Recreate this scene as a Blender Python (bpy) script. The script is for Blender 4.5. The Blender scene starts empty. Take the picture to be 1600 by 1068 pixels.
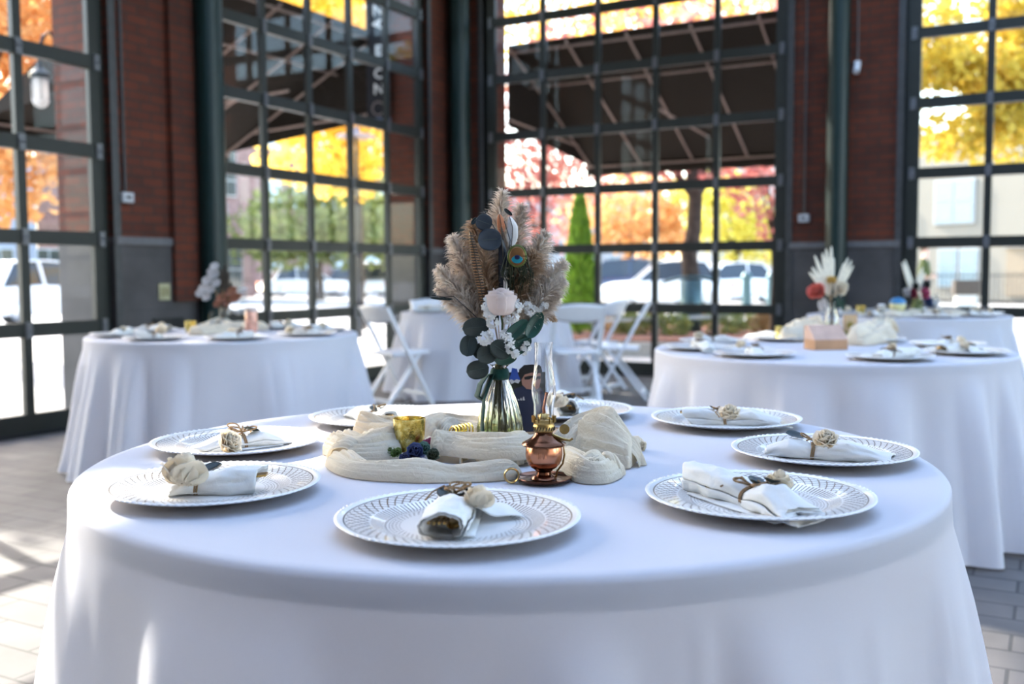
import bpy, bmesh, math, random
from math import sin, cos, pi, radians as R, sqrt, exp
from mathutils import Vector, Matrix, noise
S = bpy.context.scene
COL = S.collection

# ------------------------------------------------------------------ camera
F_PX, HOR, ROLL, CAM_H = 1556.0, 428.0, R(.3), 1.105
PITCH = math.atan((534 - HOR) / F_PX)
cam_d = bpy.data.cameras.new('camera'); cam = bpy.data.objects.new('camera', cam_d); COL.objects.link(cam)
Fv = Vector((0, cos(PITCH), -sin(PITCH))); Rv = Vector((1, 0, 0)); Uv = Vector((0, sin(PITCH), cos(PITCH)))
Rc = Rv * cos(ROLL) - Uv * sin(ROLL); Uc = Rv * sin(ROLL) + Uv * cos(ROLL)
cm = Matrix.Identity(4)
for i in range(3):
    cm[i][0] = Rc[i]; cm[i][1] = Uc[i]; cm[i][2] = -Fv[i]
cm[2][3] = CAM_H
cam.matrix_world = cm
cam_d.sensor_width = 36; cam_d.lens = F_PX / 1600 * 36
cam_d.clip_start = .02; cam_d.clip_end = 500
cam_d.dof.use_dof = True; cam_d.dof.focus_distance = 1.72; cam_d.dof.aperture_fstop = 3.2
S.camera = cam

# ------------------------------------------------------------------ sky, sun, exposure
SUN_AZ = Vector((-.72, .69, 0)).normalized(); SUN_EL = R(33.2)
to_sun = (SUN_AZ * cos(SUN_EL) + Vector((0, 0, sin(SUN_EL)))).normalized()
w = bpy.data.worlds.new('sky'); S.world = w; w.use_nodes = True
wn = w.node_tree.nodes; wl = w.node_tree.links
sky = wn.new('ShaderNodeTexSky'); sky.sky_type = 'NISHITA'; sky.sun_disc = False
sky.sun_elevation = SUN_EL; sky.sun_rotation = math.atan2(SUN_AZ.x, SUN_AZ.y)
sky.air_density = 1.2; sky.dust_density = 2.0
wl.new(sky.outputs[0], wn['Background'].inputs[0]); wn['Background'].inputs[1].default_value = .42
sd = bpy.data.lights.new('sun', 'SUN'); sd.energy = 5.0; sd.angle = R(.6); sd.color = (1, .93, .82)
so = bpy.data.objects.new('sun', sd); COL.objects.link(so); so.rotation_euler = to_sun.to_track_quat('Z', 'Y').to_euler()
S.view_settings.view_transform = 'Standard'; S.view_settings.look = 'None'; S.view_settings.gamma = 1
S.view_settings.use_curve_mapping = False; S.view_settings.exposure = 1.82
S.cycles.max_bounces = 8; S.cycles.diffuse_bounces = 4; S.cycles.glossy_bounces = 3; S.cycles.transmission_bounces = 8
S.cycles.transparent_max_bounces = 24; S.cycles.caustics_reflective = False; S.cycles.caustics_refractive = False
S.cycles.sample_clamp_indirect = 6.0; S.cycles.use_denoising = True; S.cycles.blur_glossy = .5

# ------------------------------------------------------------------ reading the photograph into metres
def ray(px, py):
    x = (px - 800) / F_PX; y = (534 - py) / F_PX
    u = x * cos(ROLL) + y * sin(ROLL); v = -x * sin(ROLL) + y * cos(ROLL)
    return Vector((u, cos(PITCH) + v * sin(PITCH), v * cos(PITCH) - sin(PITCH)))
def onz(px, py, z):
    r = ray(px, py); return Vector((0, 0, CAM_H)) + r * ((z - CAM_H) / r.z)
def at(px, py, Y):
    r = ray(px, py); return Vector((0, 0, CAM_H)) + r * (Y / r.y)
def gx(px, Y):       # a point on the ground at depth Y
    p = at(px, 428, Y); return Vector((p.x, p.y, 0))

# ------------------------------------------------------------------ materials
MATS = {}
class NT:
    def __init__(s, m):
        m.use_nodes = True; s.t = m.node_tree; s.b = s.t.nodes['Principled BSDF']; s.o = s.t.nodes['Material Output']
    def n(s, k, **a):
        q = s.t.nodes.new('ShaderNode' + k)
        for x, y in a.items():
            if x.startswith('i_'):
                key = x[2:].replace('_', ' '); q.inputs[key].default_value = y
            else: setattr(q, x, y)
        return q
    def l(s, a, b): s.t.links.new(a, b)
    def coord(s, scale=(1, 1, 1), kind='Object'):
        tc = s.n('TexCoord'); mp = s.n('Mapping'); mp.inputs['Scale'].default_value = scale
        s.l(tc.outputs[kind], mp.inputs[0]); return mp.outputs[0]
    def math(s, op, a, b=None):
        q = s.n('Math', operation=op)
        for i, v in enumerate((a, b)):
            if v is None: continue
            if isinstance(v, (int, float)): q.inputs[i].default_value = v
            else: s.l(v, q.inputs[i])
        return q.outputs[0]
    def ramp(s, fac, stops):
        q = s.n('ValToRGB'); e = q.color_ramp.elements
        while len(e) < len(stops): e.new(.5)
        for el, (p, c) in zip(e, stops): el.position = p; el.color = (*c, 1)
        s.l(fac, q.inputs[0]); return q.outputs[0]
    def mixc(s, fac, a, b):
        q = s.n('Mix', data_type='RGBA')
        for k, v in ((0, fac), (6, a), (7, b)):
            if isinstance(v, (int, float)): q.inputs[k].default_value = v
            elif isinstance(v, tuple): q.inputs[k].default_value = (*v, 1)
            else: s.l(v, q.inputs[k])
        return q.outputs[2]
    def bump(s, h, strength=.3, dist=.01):
        q = s.n('Bump'); q.inputs['Strength'].default_value = strength; q.inputs['Distance'].default_value = dist
        s.l(h, q.inputs['Height']); s.l(q.outputs[0], s.b.inputs['Normal'])
def mat(name, col, rough=.6, metal=0., spec=.5, noise_amt=.12, scale=20., bump=0., coat=0., trans=0., ior=1.45):
    if name in MATS: return MATS[name]
    m = bpy.data.materials.new(name); t = NT(m)
    t.b.inputs['Roughness'].default_value = rough; t.b.inputs['Metallic'].default_value = metal
    t.b.inputs['Specular IOR Level'].default_value = spec; t.b.inputs['Coat Weight'].default_value = coat
    t.b.inputs['Transmission Weight'].default_value = trans; t.b.inputs['IOR'].default_value = ior
    nz = t.n('TexNoise', i_Scale=scale, i_Detail=3.); t.l(t.coord(), nz.inputs[0])
    lo = tuple(c * (1 - noise_amt) for c in col); hi = tuple(min(1, c * (1 + noise_amt)) for c in col)
    t.l(t.ramp(nz.outputs[0], [(.3, lo), (.7, hi)]), t.b.inputs['Base Color'])
    if bump: t.bump(nz.outputs[0], bump, .004)
    MATS[name] = m; return m
def cloth(name, col, transl=.35, scale=300., bump=.15, rough=.9, wr=0.):
    if name in MATS: return MATS[name]
    m = bpy.data.materials.new(name); t = NT(m)
    t.b.inputs['Roughness'].default_value = rough; t.b.inputs['Specular IOR Level'].default_value = .2
    c = t.coord(); nz = t.n('TexNoise', i_Scale=scale, i_Detail=2.); t.l(c, nz.inputs[0])
    t.l(t.ramp(nz.outputs[0], [(.2, tuple(x * .96 for x in col)), (.8, col)]), t.b.inputs['Base Color'])
    if wr:
        n2 = t.n('TexNoise', i_Scale=wr, i_Detail=4., i_Distortion=1.); t.l(c, n2.inputs[0])
        t.bump(t.math('ADD', t.math('MULTIPLY', nz.outputs[0], .15), n2.outputs[0]), bump, .006)
    else: t.bump(nz.outputs[0], bump, .002)
    tr = t.n('BsdfTranslucent'); tr.inputs[0].default_value = (*col, 1)
    mx = t.n('MixShader'); mx.inputs[0].default_value = transl
    t.l(t.b.outputs[0], mx.inputs[1]); t.l(tr.outputs[0], mx.inputs[2]); t.l(mx.outputs[0], t.o.inputs[0])
    MATS[name] = m; return m
def leafmat(name, stops, transl=.45, scale=1.2, rough=.6):
    if name in MATS: return MATS[name]
    m = bpy.data.materials.new(name); t = NT(m); t.b.inputs['Roughness'].default_value = rough
    c = t.coord(); nz = t.n('TexNoise', i_Scale=scale, i_Detail=6., i_Roughness=.75); t.l(c, nz.inputs[0])
    col = t.ramp(nz.outputs[0], stops); t.l(col, t.b.inputs['Base Color'])
    tr = t.n('BsdfTranslucent'); t.l(col, tr.inputs[0])
    mx = t.n('MixShader'); mx.inputs[0].default_value = transl
    t.l(t.b.outputs[0], mx.inputs[1]); t.l(tr.outputs[0], mx.inputs[2]); t.l(mx.outputs[0], t.o.inputs[0])
    MATS[name] = m; return m
def glassmat(name, tint=(1, 1, 1), refl=.06, rough=.0):
    if name in MATS: return MATS[name]
    m = bpy.data.materials.new(name); t = NT(m)
    tr = t.n('BsdfTransparent'); tr.inputs[0].default_value = (*tint, 1)
    gl = t.n('BsdfGlossy'); gl.inputs['Roughness'].default_value = rough
    fr = t.n('Fresnel', i_IOR=1.35); nz = t.n('TexNoise', i_Scale=6.); t.l(t.coord(), nz.inputs[0])
    fac = t.math('ADD', t.math('MULTIPLY', fr.outputs[0], refl / .06), t.math('MULTIPLY', nz.outputs[0], .01))
    fac = t.math('MINIMUM', t.math('MULTIPLY', fac, .4), .04)
    mx = t.n('MixShader'); t.l(fac, mx.inputs[0]); t.l(tr.outputs[0], mx.inputs[1]); t.l(gl.outputs[0], mx.inputs[2])
    t.l(mx.outputs[0], t.o.inputs[0]); MATS[name] = m; return m
def brickmat(name, c1, c2, mortar, bw=.21, bh=.072, rough=.85, mort=.008, offs=.5, floor=False, bump=.4):
    if name in MATS: return MATS[name]
    m = bpy.data.materials.new(name); t = NT(m); t.b.inputs['Roughness'].default_value = rough
    tc = t.n('TexCoord'); sx = t.n('SeparateXYZ'); t.l(tc.outputs['Object'], sx.inputs[0])
    cb = t.n('CombineXYZ')
    if floor: t.l(sx.outputs[0], cb.inputs[0]); t.l(sx.outputs[1], cb.inputs[1])
    else: t.l(t.math('ADD', sx.outputs[0], sx.outputs[1]), cb.inputs[0]); t.l(sx.outputs[2], cb.inputs[1])
    br = t.n('TexBrick', offset=offs, i_Scale=1.); br.inputs['Brick Width'].default_value = bw; br.inputs['Row Height'].default_value = bh
    br.inputs['Mortar Size'].default_value = mort; br.inputs['Mortar Smooth'].default_value = .2; br.inputs['Bias'].default_value = 0
    br.inputs['Color1'].default_value = (*c1, 1); br.inputs['Color2'].default_value = (*c2, 1); br.inputs['Mortar'].default_value = (*mortar, 1)
    t.l(cb.outputs[0], br.inputs[0])
    nz = t.n('TexNoise', i_Scale=3., i_Detail=6.); t.l(cb.outputs[0], nz.inputs[0])
    var = t.ramp(nz.outputs[0], [(.3, (.7, .7, .7)), (.7, (1.25, 1.25, 1.25))])
    q = t.n('Mix', data_type='RGBA', blend_type='MULTIPLY'); q.inputs[0].default_value = 1
    t.l(br.outputs[0], q.inputs[6]); t.l(var, q.inputs[7]); t.l(q.outputs[2], t.b.inputs['Base Color'])
    t.bump(t.math('SUBTRACT', 1., br.outputs[1]), bump, .006)
    MATS[name] = m; return m

M_white_cloth = cloth('white_table_linen', (.86, .86, .93), .38, 500, .06)
M_frame = mat('dark_green_aluminium', (.011, .013, .010), .45, .0, .5, .15, 8)
M_track = mat('dull_grey_steel', (.06, .06, .062), .45, .5)
M_hinge = mat('grey_zinc_hinge', (.13, .13, .14), .4, .6)
M_column = mat('dark_green_enamel', (.004, .018, .017), .38, 0, .4, .1, 10)
M_glass = glassmat('window_glass', (.95, .96, .96), .03)
M_brick = brickmat('red_brick', (.115, .023, .007), (.078, .016, .006), (.042, .02, .013))
M_stone = brickmat('grey_stone_base', (.062, .055, .054), (.057, .051, .050), (.045, .041, .04), .8, .42, .7, .004)
M_floor = brickmat('grey_brown_pavers', (.125, .112, .108), (.092, .084, .084), (.042, .04, .04), .30, .15, .75, .006, .5, True)
M_slate = brickmat('slate_band_pavers', (.10, .115, .12), (.085, .098, .102), (.07, .075, .075), .6, .3, .7, .006, .5, True)
M_ceil = mat('dark_painted_ceiling', (.30, .29, .28), .8)
M_resin = mat('white_resin', (.80, .81, .86), .35, 0, .5, .02)

# ------------------------------------------------------------------ mesh building
class MB:
    def __init__(s): s.v = []; s.f = []; s.m = Matrix.Identity(4); s.mi = []; s.cur = 0
    def pt(s, p): s.v.append(s.m @ Vector(p)); return len(s.v) - 1
    def face(s, idx): s.f.append(tuple(idx)); s.mi.append(s.cur)
    def box(s, c, d, rz=0, top=1., M=None):
        c = Vector(c); hx, hy, hz = d[0] / 2, d[1] / 2, d[2] / 2
        q = M if M is not None else Matrix.Rotation(rz, 3, 'Z'); I = []
        for z in (-1, 1):
            k = top if z > 0 else 1
            for x, y in ((-1, -1), (1, -1), (1, 1), (-1, 1)): I.append(s.pt(c + q @ Vector((x * hx * k, y * hy * k, z * hz))))
        for f in ((3, 2, 1, 0), (4, 5, 6, 7), (0, 1, 5, 4), (1, 2, 6, 5), (2, 3, 7, 6), (3, 0, 4, 7)): s.face([I[i] for i in f])
        return s
    def bar(s, a, b, w, h=None, up=(0, 0, 1)):
        a, b = Vector(a), Vector(b); h = h or w; d = b - a; z = d.normalized(); u = Vector(up)
        if abs(z.dot(u)) > .98: u = Vector((0, 1, 0))
        x = u.cross(z).normalized(); y = z.cross(x)
        q = Matrix((x, y, z)).transposed(); return s.box((a + b) / 2, (w, h, d.length), M=q)
    def tube(s, pts, rad, n=8, caps=True, flat=1.):
        pts = [Vector(p) for p in pts]; rings = []
        if not hasattr(rad, '__len__'): rad = [rad] * len(pts)
        px = None
        for i, p in enumerate(pts):
            t = (pts[min(i + 1, len(pts) - 1)] - pts[max(i - 1, 0)]).normalized()
            if px is None:
                u = Vector((0, 0, 1)) if abs(t.z) < .9 else Vector((1, 0, 0)); px = (u - t * u.dot(t)).normalized()
            else: px = (px - t * px.dot(t)).normalized()
            py = t.cross(px)
            rings.append([s.pt(p + (px * cos(2 * pi * k / n) * flat + py * sin(2 * pi * k / n)) * rad[i]) for k in range(n)])
        for a, b in zip(rings, rings[1:]):
            for k in range(n): s.face((a[k], a[(k + 1) % n], b[(k + 1) % n], b[k]))
        if caps: s.face(rings[0][::-1]); s.face(rings[-1])
        return s
    def lathe(s, prof, n=32, c=(0, 0, 0), mod=None, caps=True):
        c = Vector(c); rings = []
        for r, z in prof:
            rg = []
            for k in range(n):
                th = 2 * pi * k / n; rr = r if mod is None else mod(r, z, th)
                rg.append(s.pt(c + Vector((rr * cos(th), rr * sin(th), z))))
            rings.append(rg)
        for a, b in zip(rings, rings[1:]):
            for k in range(n): s.face((a[k], a[(k + 1) % n], b[(k + 1) % n], b[k]))
        if caps:
            if prof[0][0] > 1e-5: s.face(rings[0][::-1])
            if prof[-1][0] > 1e-5: s.face(rings[-1])
        return s
    def grid(s, fn, nu, nv, wrap=False):
        I = [[s.pt(fn(u / nu, v / nv)) for v in range(nv + (0 if wrap else 1))] for u in range(nu + 1)]
        n = len(I[0])
        for u in range(nu):
            for v in range(nv):
                s.face((I[u][v], I[u + 1][v], I[u + 1][(v + 1) % n], I[u][(v + 1) % n]))
        return s
    def prism(s, poly, h, z0=0, M=None):        # polygon in local xy pushed up in z
        M = M or Matrix.Identity(4)
        a = [s.pt(M @ Vector((x, y, z0))) for x, y in poly]; b = [s.pt(M @ Vector((x, y, z0 + h))) for x, y in poly]; n = len(poly)
        s.face(a[::-1]); s.face(b)
        for i in range(n): s.face((a[i], a[(i + 1) % n], b[(i + 1) % n], b[i]))
        return s
    def blob(s, c, r, n=10, m=7, amp=0., seed=0, fr=2.):
        c = Vector(c); r = Vector(r) if hasattr(r, '__len__') else Vector((r, r, r))
        def fn(u, v):
            th = 2 * pi * v; ph = pi * u; d = Vector((sin(ph) * cos(th), sin(ph) * sin(th), -cos(ph)))
            k = 1 + amp * noise.noise(d * fr + Vector((seed * 3.7, seed, 0)))
            return c + Vector((d.x * r.x, d.y * r.y, d.z * r.z)) * k
        return s.grid(fn, m, n, wrap=True)
    def build(s, name, material, parent=None, loc=None, rz=0, smooth=True, sharp=40, solid=0, merge=False, matrix=None):
        me = bpy.data.meshes.new(name); me.from_pydata([tuple(v) for v in s.v], [], s.f)
        ml = material if isinstance(material, (list, tuple)) else [material]
        for q in ml: me.materials.append(q)
        if len(ml) > 1: me.polygons.foreach_set('material_index', s.mi)
        if merge:
            bm = bmesh.new(); bm.from_mesh(me); bmesh.ops.remove_doubles(bm, verts=bm.verts, dist=1e-5)
            bmesh.ops.recalc_face_normals(bm, faces=bm.faces); bm.to_mesh(me); bm.free()
        if smooth:
            me.polygons.foreach_set('use_smooth', [True] * len(me.polygons))
            try: me.set_sharp_from_angle(angle=R(sharp))
            except Exception: pass
        o = bpy.data.objects.new(name, me); COL.objects.link(o)
        if parent: o.parent = parent
        if loc is not None: o.location = loc
        if rz: o.rotation_euler.z = rz
        if matrix is not None: o.matrix_world = matrix
        if solid:
            md = o.modifiers.new('thickness', 'SOLIDIFY'); md.thickness = solid; md.offset = 0
        me.update(); return o
def tag(o, label=None, cat=None, group=None, kind=None):
    if label: o['label'] = label
    if cat: o['category'] = cat
    if group: o['group'] = group
    if kind: o['kind'] = kind
    return o
def thing(name, label, cat, loc=(0, 0, 0), rz=0, group=None, kind=None):
    o = bpy.data.objects.new(name, None); COL.objects.link(o); o.empty_display_size = .05
    o.location = loc; o.rotation_euler = (0, 0, rz); return tag(o, label, cat, group, kind)
def dup(root, loc, rz=None, label=None, group=None, scale=None):
    def cp(o, par):
        c = o.copy(); COL.objects.link(c); c.parent = par
        for ch in KIDS.get(o.name, []) or [x for x in o.children]: cp(ch, c)
        return c
    r = cp(root, None); r.location = loc
    if rz is not None: r.rotation_euler.z = rz
    if scale: r.scale = (scale,) * 3 if not hasattr(scale, '__len__') else scale
    if label: r['label'] = label
    if group: r['group'] = group
    return r
KIDS = {}

# ------------------------------------------------------------------ the building, in its own frame: x = along right wall, y = -along left wall
CORNER = Vector((-.648, 11.84, 0)); BANG = math.atan2(-.4787, .878)
BM = Matrix.Translation(CORNER) @ Matrix.Rotation(BANG, 4, 'Z')
def bp(s, t, z=0): return BM @ Vector((s, -t, z))
def struct(name, mb, m, **k):
    o = mb.build(name, m, matrix=BM, **k); return tag(o, kind='structure')
LS, LT = 13.0, 15.5             # length of right wall, length of left wall
WT, HEAD, WALL_T = .62, 4.62, 5.6
mb = MB(); mb.box((LS / 2, -LT / 2, -.06), (LS + .02, LT + .02, .12)); floor = struct('floor', mb, M_floor, smooth=False)
mb = MB()
for (x, y, dx, dy) in ((LS / 2, -9.15, LS, .55), (LS / 2, -3.3, LS, .5)): mb.box((x, y, .002), (dx, dy, .006))
for x in (5.0, 10.0): mb.box((x, -LT / 2, .0015), (.5, LT, .005))
tag(struct('trim_9', mb, M_slate, smooth=False))
SK = (3.2, 9.8, 1.6, 11.6)      # unseen skylight added to brighten the tabletops: x0, x1, t0, t1
mb = MB(); z_ = WALL_T + .1
for x0, x1, t0, t1 in ((-WT, SK[0], -WT, LT + WT), (SK[1], LS + WT, -WT, LT + WT), (SK[0], SK[1], -WT, SK[2]), (SK[0], SK[1], SK[3], LT + WT)):
    mb.box(((x0 + x1) / 2, -(t0 + t1) / 2, z_), (x1 - x0, t1 - t0, .2))
struct('ceiling', mb, M_ceil, smooth=False)
mb = MB()
for k in range(9): mb.box((SK[0] + (SK[1] - SK[0]) * k / 8, -(SK[2] + SK[3]) / 2, WALL_T + .12), (.06, SK[3] - SK[2], .14))
for k in range(6): mb.box(((SK[0] + SK[1]) / 2, -SK[2] - (SK[3] - SK[2]) * k / 5, WALL_T + .12), (SK[1] - SK[0], .06, .12))
struct('trim_6', mb, M_frame, smooth=False)
mb = MB(); mb.box(((SK[0] + SK[1]) / 2, -(SK[2] + SK[3]) / 2, WALL_T + .16), (SK[1] - SK[0], SK[3] - SK[2], .008)); struct('window_7', mb, M_glass, smooth=False)  # glass of the added skylight
mb = MB(); mb.box((0, 0, -.12), (260, 260, .1)); 
PLAZA = brickmat('pale_concrete_paving', (.42, .40, .38), (.39, .37, .35), (.30, .28, .27), 1.5, 1.5, .9, .01, 0., True, .2)
tag(mb.build('ground', PLAZA, smooth=False), kind='structure')

def wall(name, ax, bays, length, z0, z1, m, inset=0.):
    """solid piers between bays + a band over the heads; ax 0 = right wall (y=0..+WT), 1 = left wall (x=-WT..0)"""
    mb = MB(); edges = [-WT] + [v for b in bays for v in b] + [length]
    for i in range(0, len(edges), 2):
        a, b = edges[i], edges[i + 1]
        if ax == 0: mb.box(((a + b) / 2, WT / 2 , (z0 + z1) / 2), (b - a, WT + 2 * inset, z1 - z0))
        else: mb.box((-WT / 2, -(a + b) / 2, (z0 + z1) / 2), (WT + 2 * inset, b - a, z1 - z0))
    if z1 > HEAD:
        for a, b in bays:
            if ax == 0: mb.box(((a + b) / 2, WT / 2, (HEAD + z1) / 2), (b - a, WT, z1 - HEAD))
            else: mb.box((-WT / 2, -(a + b) / 2, (HEAD + z1) / 2), (WT, b - a, z1 - HEAD))
    return struct(name, mb, m, smooth=False)
BAY_R = [(.33, 3.90), (4.93, 8.45), (9.5, 12.8)]
BAY_L = [(.57, 3.93), (4.90, 8.25), (9.3, 12.5)]
wall('wall_right', 0, BAY_R, LS, 1.40, WALL_T, M_brick); wall('wall_left', 1, BAY_L, LT, 1.40, WALL_T, M_brick)
wall('trim_1', 0, BAY_R, LS, 0, 1.37, M_stone, .015); wall('trim_2', 1, BAY_L, LT, 0, 1.37, M_stone, .015)
wall('trim_3', 0, BAY_R, LS, 1.345, 1.405, mat('grey_stone_ledge', (.12, .115, .12), .6), .035)
wall('trim_4', 1, BAY_L, LT, 1.345, 1.405, MATS['grey_stone_ledge'], .035)
# the two sides the camera has its back to: openings sized for fill light, pale colour added to bounce it
mb = MB()
for y, w_ in ((0.0, .9), (4.6, 1.6), (12.0, 7.6)): mb.box((LS + .3, -y - .3, WALL_T / 2), (.6, w_, WALL_T))
mb.box((LS / 2, -LT - .3, WALL_T / 2), (LS + 1, .6, WALL_T))
struct('wall_back', mb, mat('pale_bounce_masonry', (.46, .48, .54), .9), smooth=False)
# pilaster beside the left column
mb = MB(); mb.box((.03, -4.15, 2.5 + .705), (.06, .42, 4.6)); struct('trim_5', mb, M_brick, smooth=False)

RAIL0, RS = .085, .648
def window(n, ax, cols, first=0):
    """an overhead glass door: stiles, rails, mullions, hinges, tracks and glass"""
    r = thing('window_%d' % n, None, None, kind='structure'); r.matrix_world = BM
    def P(u, d, z): return (u, d, z) if ax == 0 else (-d, -u, z)
    def bx(mb, u0, u1, d0, d1, z0, z1):
        a = P((u0 + u1) / 2, (d0 + d1) / 2, (z0 + z1) / 2)
        du, dd, dz = abs(u1 - u0), abs(d1 - d0), z1 - z0
        mb.box(a, (du, dd, dz) if ax == 0 else (dd, du, dz))
    a, b = cols[0], cols[-1]; fr = MB()
    for i, u in enumerate(cols):
        hw = .062 if i in (0, len(cols) - 1) else .033
        bx(fr, u - hw, u + hw, .03, .075, 0.02, HEAD - .02)
    for k in range(8):
        z = RAIL0 + RS * k; hh = .062 if k == 0 else .050
        if z + hh > HEAD: hh = HEAD - z - .001
        bx(fr, a, b, .025, .08, z - hh, z + hh)
    fr.build('frame', M_frame, r, smooth=False)
    gl = MB(); bx(gl, a, b, .052, .056, .1, HEAD - .05); gl.build('glass', M_glass, r, smooth=False)
    tr = MB()
    for u, sg in ((a - .1, -1), (b + .1, 1)):
        bx(tr, u - .035, u - .028, -.03, .05, 0, HEAD); bx(tr, u - .03, u + .03, -.03, -.024, 0, HEAD)
    tr.build('track', M_track, r, smooth=False)
    jb = MB()
    for u0, u1 in ((a - .2, a - .045), (b + .045, b + .2)): bx(jb, u0, u1, .085, .16, 0, HEAD)
    jb.build('jamb', mat('black_rubber_seal', (.012, .012, .012), .8), r, smooth=False)
    th = MB(); bx(th, a - .1, b + .1, -.02, .2, .0, .022); th.build('threshold', MATS['black_rubber_seal'], r, smooth=False)
    h0 = None
    for k in range(1, 7):
        for i, u in enumerate(cols):
            z = RAIL0 + RS * k
            if h0 is None:
                h = MB()
                h.box((0, 0, .03), (.05, .012, .055) if ax == 0 else (.012, .05, .055)); h.box((0, 0, -.03), (.05, .012, .055) if ax == 0 else (.012, .05, .055))
                h.tube([(-.028, 0, 0), (.028, 0, 0)] if ax == 0 else [(0, -.028, 0), (0, .028, 0)], .011, 8)
                o = h0 = h.build('hinge', M_hinge, r)
            else:
                o = h0.copy(); COL.objects.link(o); o.parent = r
            o.location = P(u, .018, z)
    return r
window(1, 1, [4.99 + .632 * i for i in range(6)]); window(2, 1, [.69 + .626 * i for i in range(6)])
window(3, 0, [.46 + .667 * i for i in range(6)]); window(4, 0, [5.02 + .65 * i for i in range(6)])
window(5, 1, [9.42 + .6 * i for i in range(6)]); window(6, 0, [9.6 + .6 * i for i in range(6)])

# ------------------------------------------------------------------ steel columns
def column(name, s, t, label, group=None, r=.115):
    q = thing(name, label, 'column', bp(s, t), BANG)
    MB().lathe([(r, .02), (r, WALL_T)], 28, caps=True).build('shaft', M_column, q)
    MB().lathe([(r + .06, 0), (r + .06, .025), (r + .01, .03), (r + .01, .12), (r, .125)], 28).build('base_plate', M_column, q)
    return q
column('steel_column', .16, .17, 'dark green round steel column standing in the corner of the room', r=.12)
column('steel_column', .13, 4.02, 'dark green round steel column on the left wall behind the left table')
column('steel_column', 4.37, .14, 'dark green round steel column on the right wall with sun flecks on its side', r=.10)
def conduit(loc, top, side, label):
    q = thing('electrical_conduit', label, 'conduit', loc, BANG)
    d = Vector((0, -1, 0)) if side == 'R' else Vector((1, 0, 0))
    MB().tube([d * .02 + Vector((0, 0, .02)), d * .02 + Vector((0, 0, top))], .011, 8).build('pipe', M_track, q)
    b = MB().box(d * .028, (.10, .055, .075) if side == 'R' else (.055, .10, .075)).build('junction_box', mat('pale_grey_box', (.45, .45, .47), .5), q)
    MB().box(d * .058, (.045, .006, .02) if side == 'R' else (.006, .045, .02)).build('switch_plate', mat('black_switch', (.02, .02, .02), .5), b)
conduit(bp(0.0, 4.80, 1.70), 3.8, 'L', 'thin grey conduit and switch box on the left brick pier')
conduit(bp(4.04, .0, 1.64), 3.9, 'R', 'thin grey conduit and switch box on the right brick pier')
q = thing('wall_outlet', 'yellowed square outlet plate on the grey stone wall base', 'outlet', bp(.015, 4.45, .98), BANG)
MB().box((.006, 0, 0), (.012, .11, .13)).build('plate', mat('aged_ivory_plastic', (.42, .38, .22), .5), q)
for dy in (-.022, .022): MB().box((.013, dy, 0), (.006, .03, .07)).build('socket', mat('dull_olive_plastic', (.25, .22, .10), .5), q)
q = thing('wall_vent', 'low black vent grille on the left wall behind the left table', 'vent', bp(.015, 4.42, .62), BANG)
MB().box((.01, 0, 0), (.02, .30, .30)).build('frame', mat('black_vent', (.012, .011, .01), .6), q)
for k in range(6):
    MB().box((.024, 0, -.11 + .044 * k), (.012, .26, .012)).build('slat', MATS['black_vent'], q)
q = thing('security_camera', 'small white security camera on the right brick pier beside the column', 'camera', bp(4.52, .0, 3.05), BANG)
MB().box((0, -.02, .04), (.05, .04, .05)).build('bracket', M_resin, q)
MB().tube([(0, -.04, .02), (0, -.09, -.05)], .03, 12).build('housing', M_resin, q)
MB().tube([(-.0, -.01, .06), (-.01, -.01, 2.4)], .006, 6).build('cable', mat('grey_cable', (.14, .14, .14), .6), q)
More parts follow.
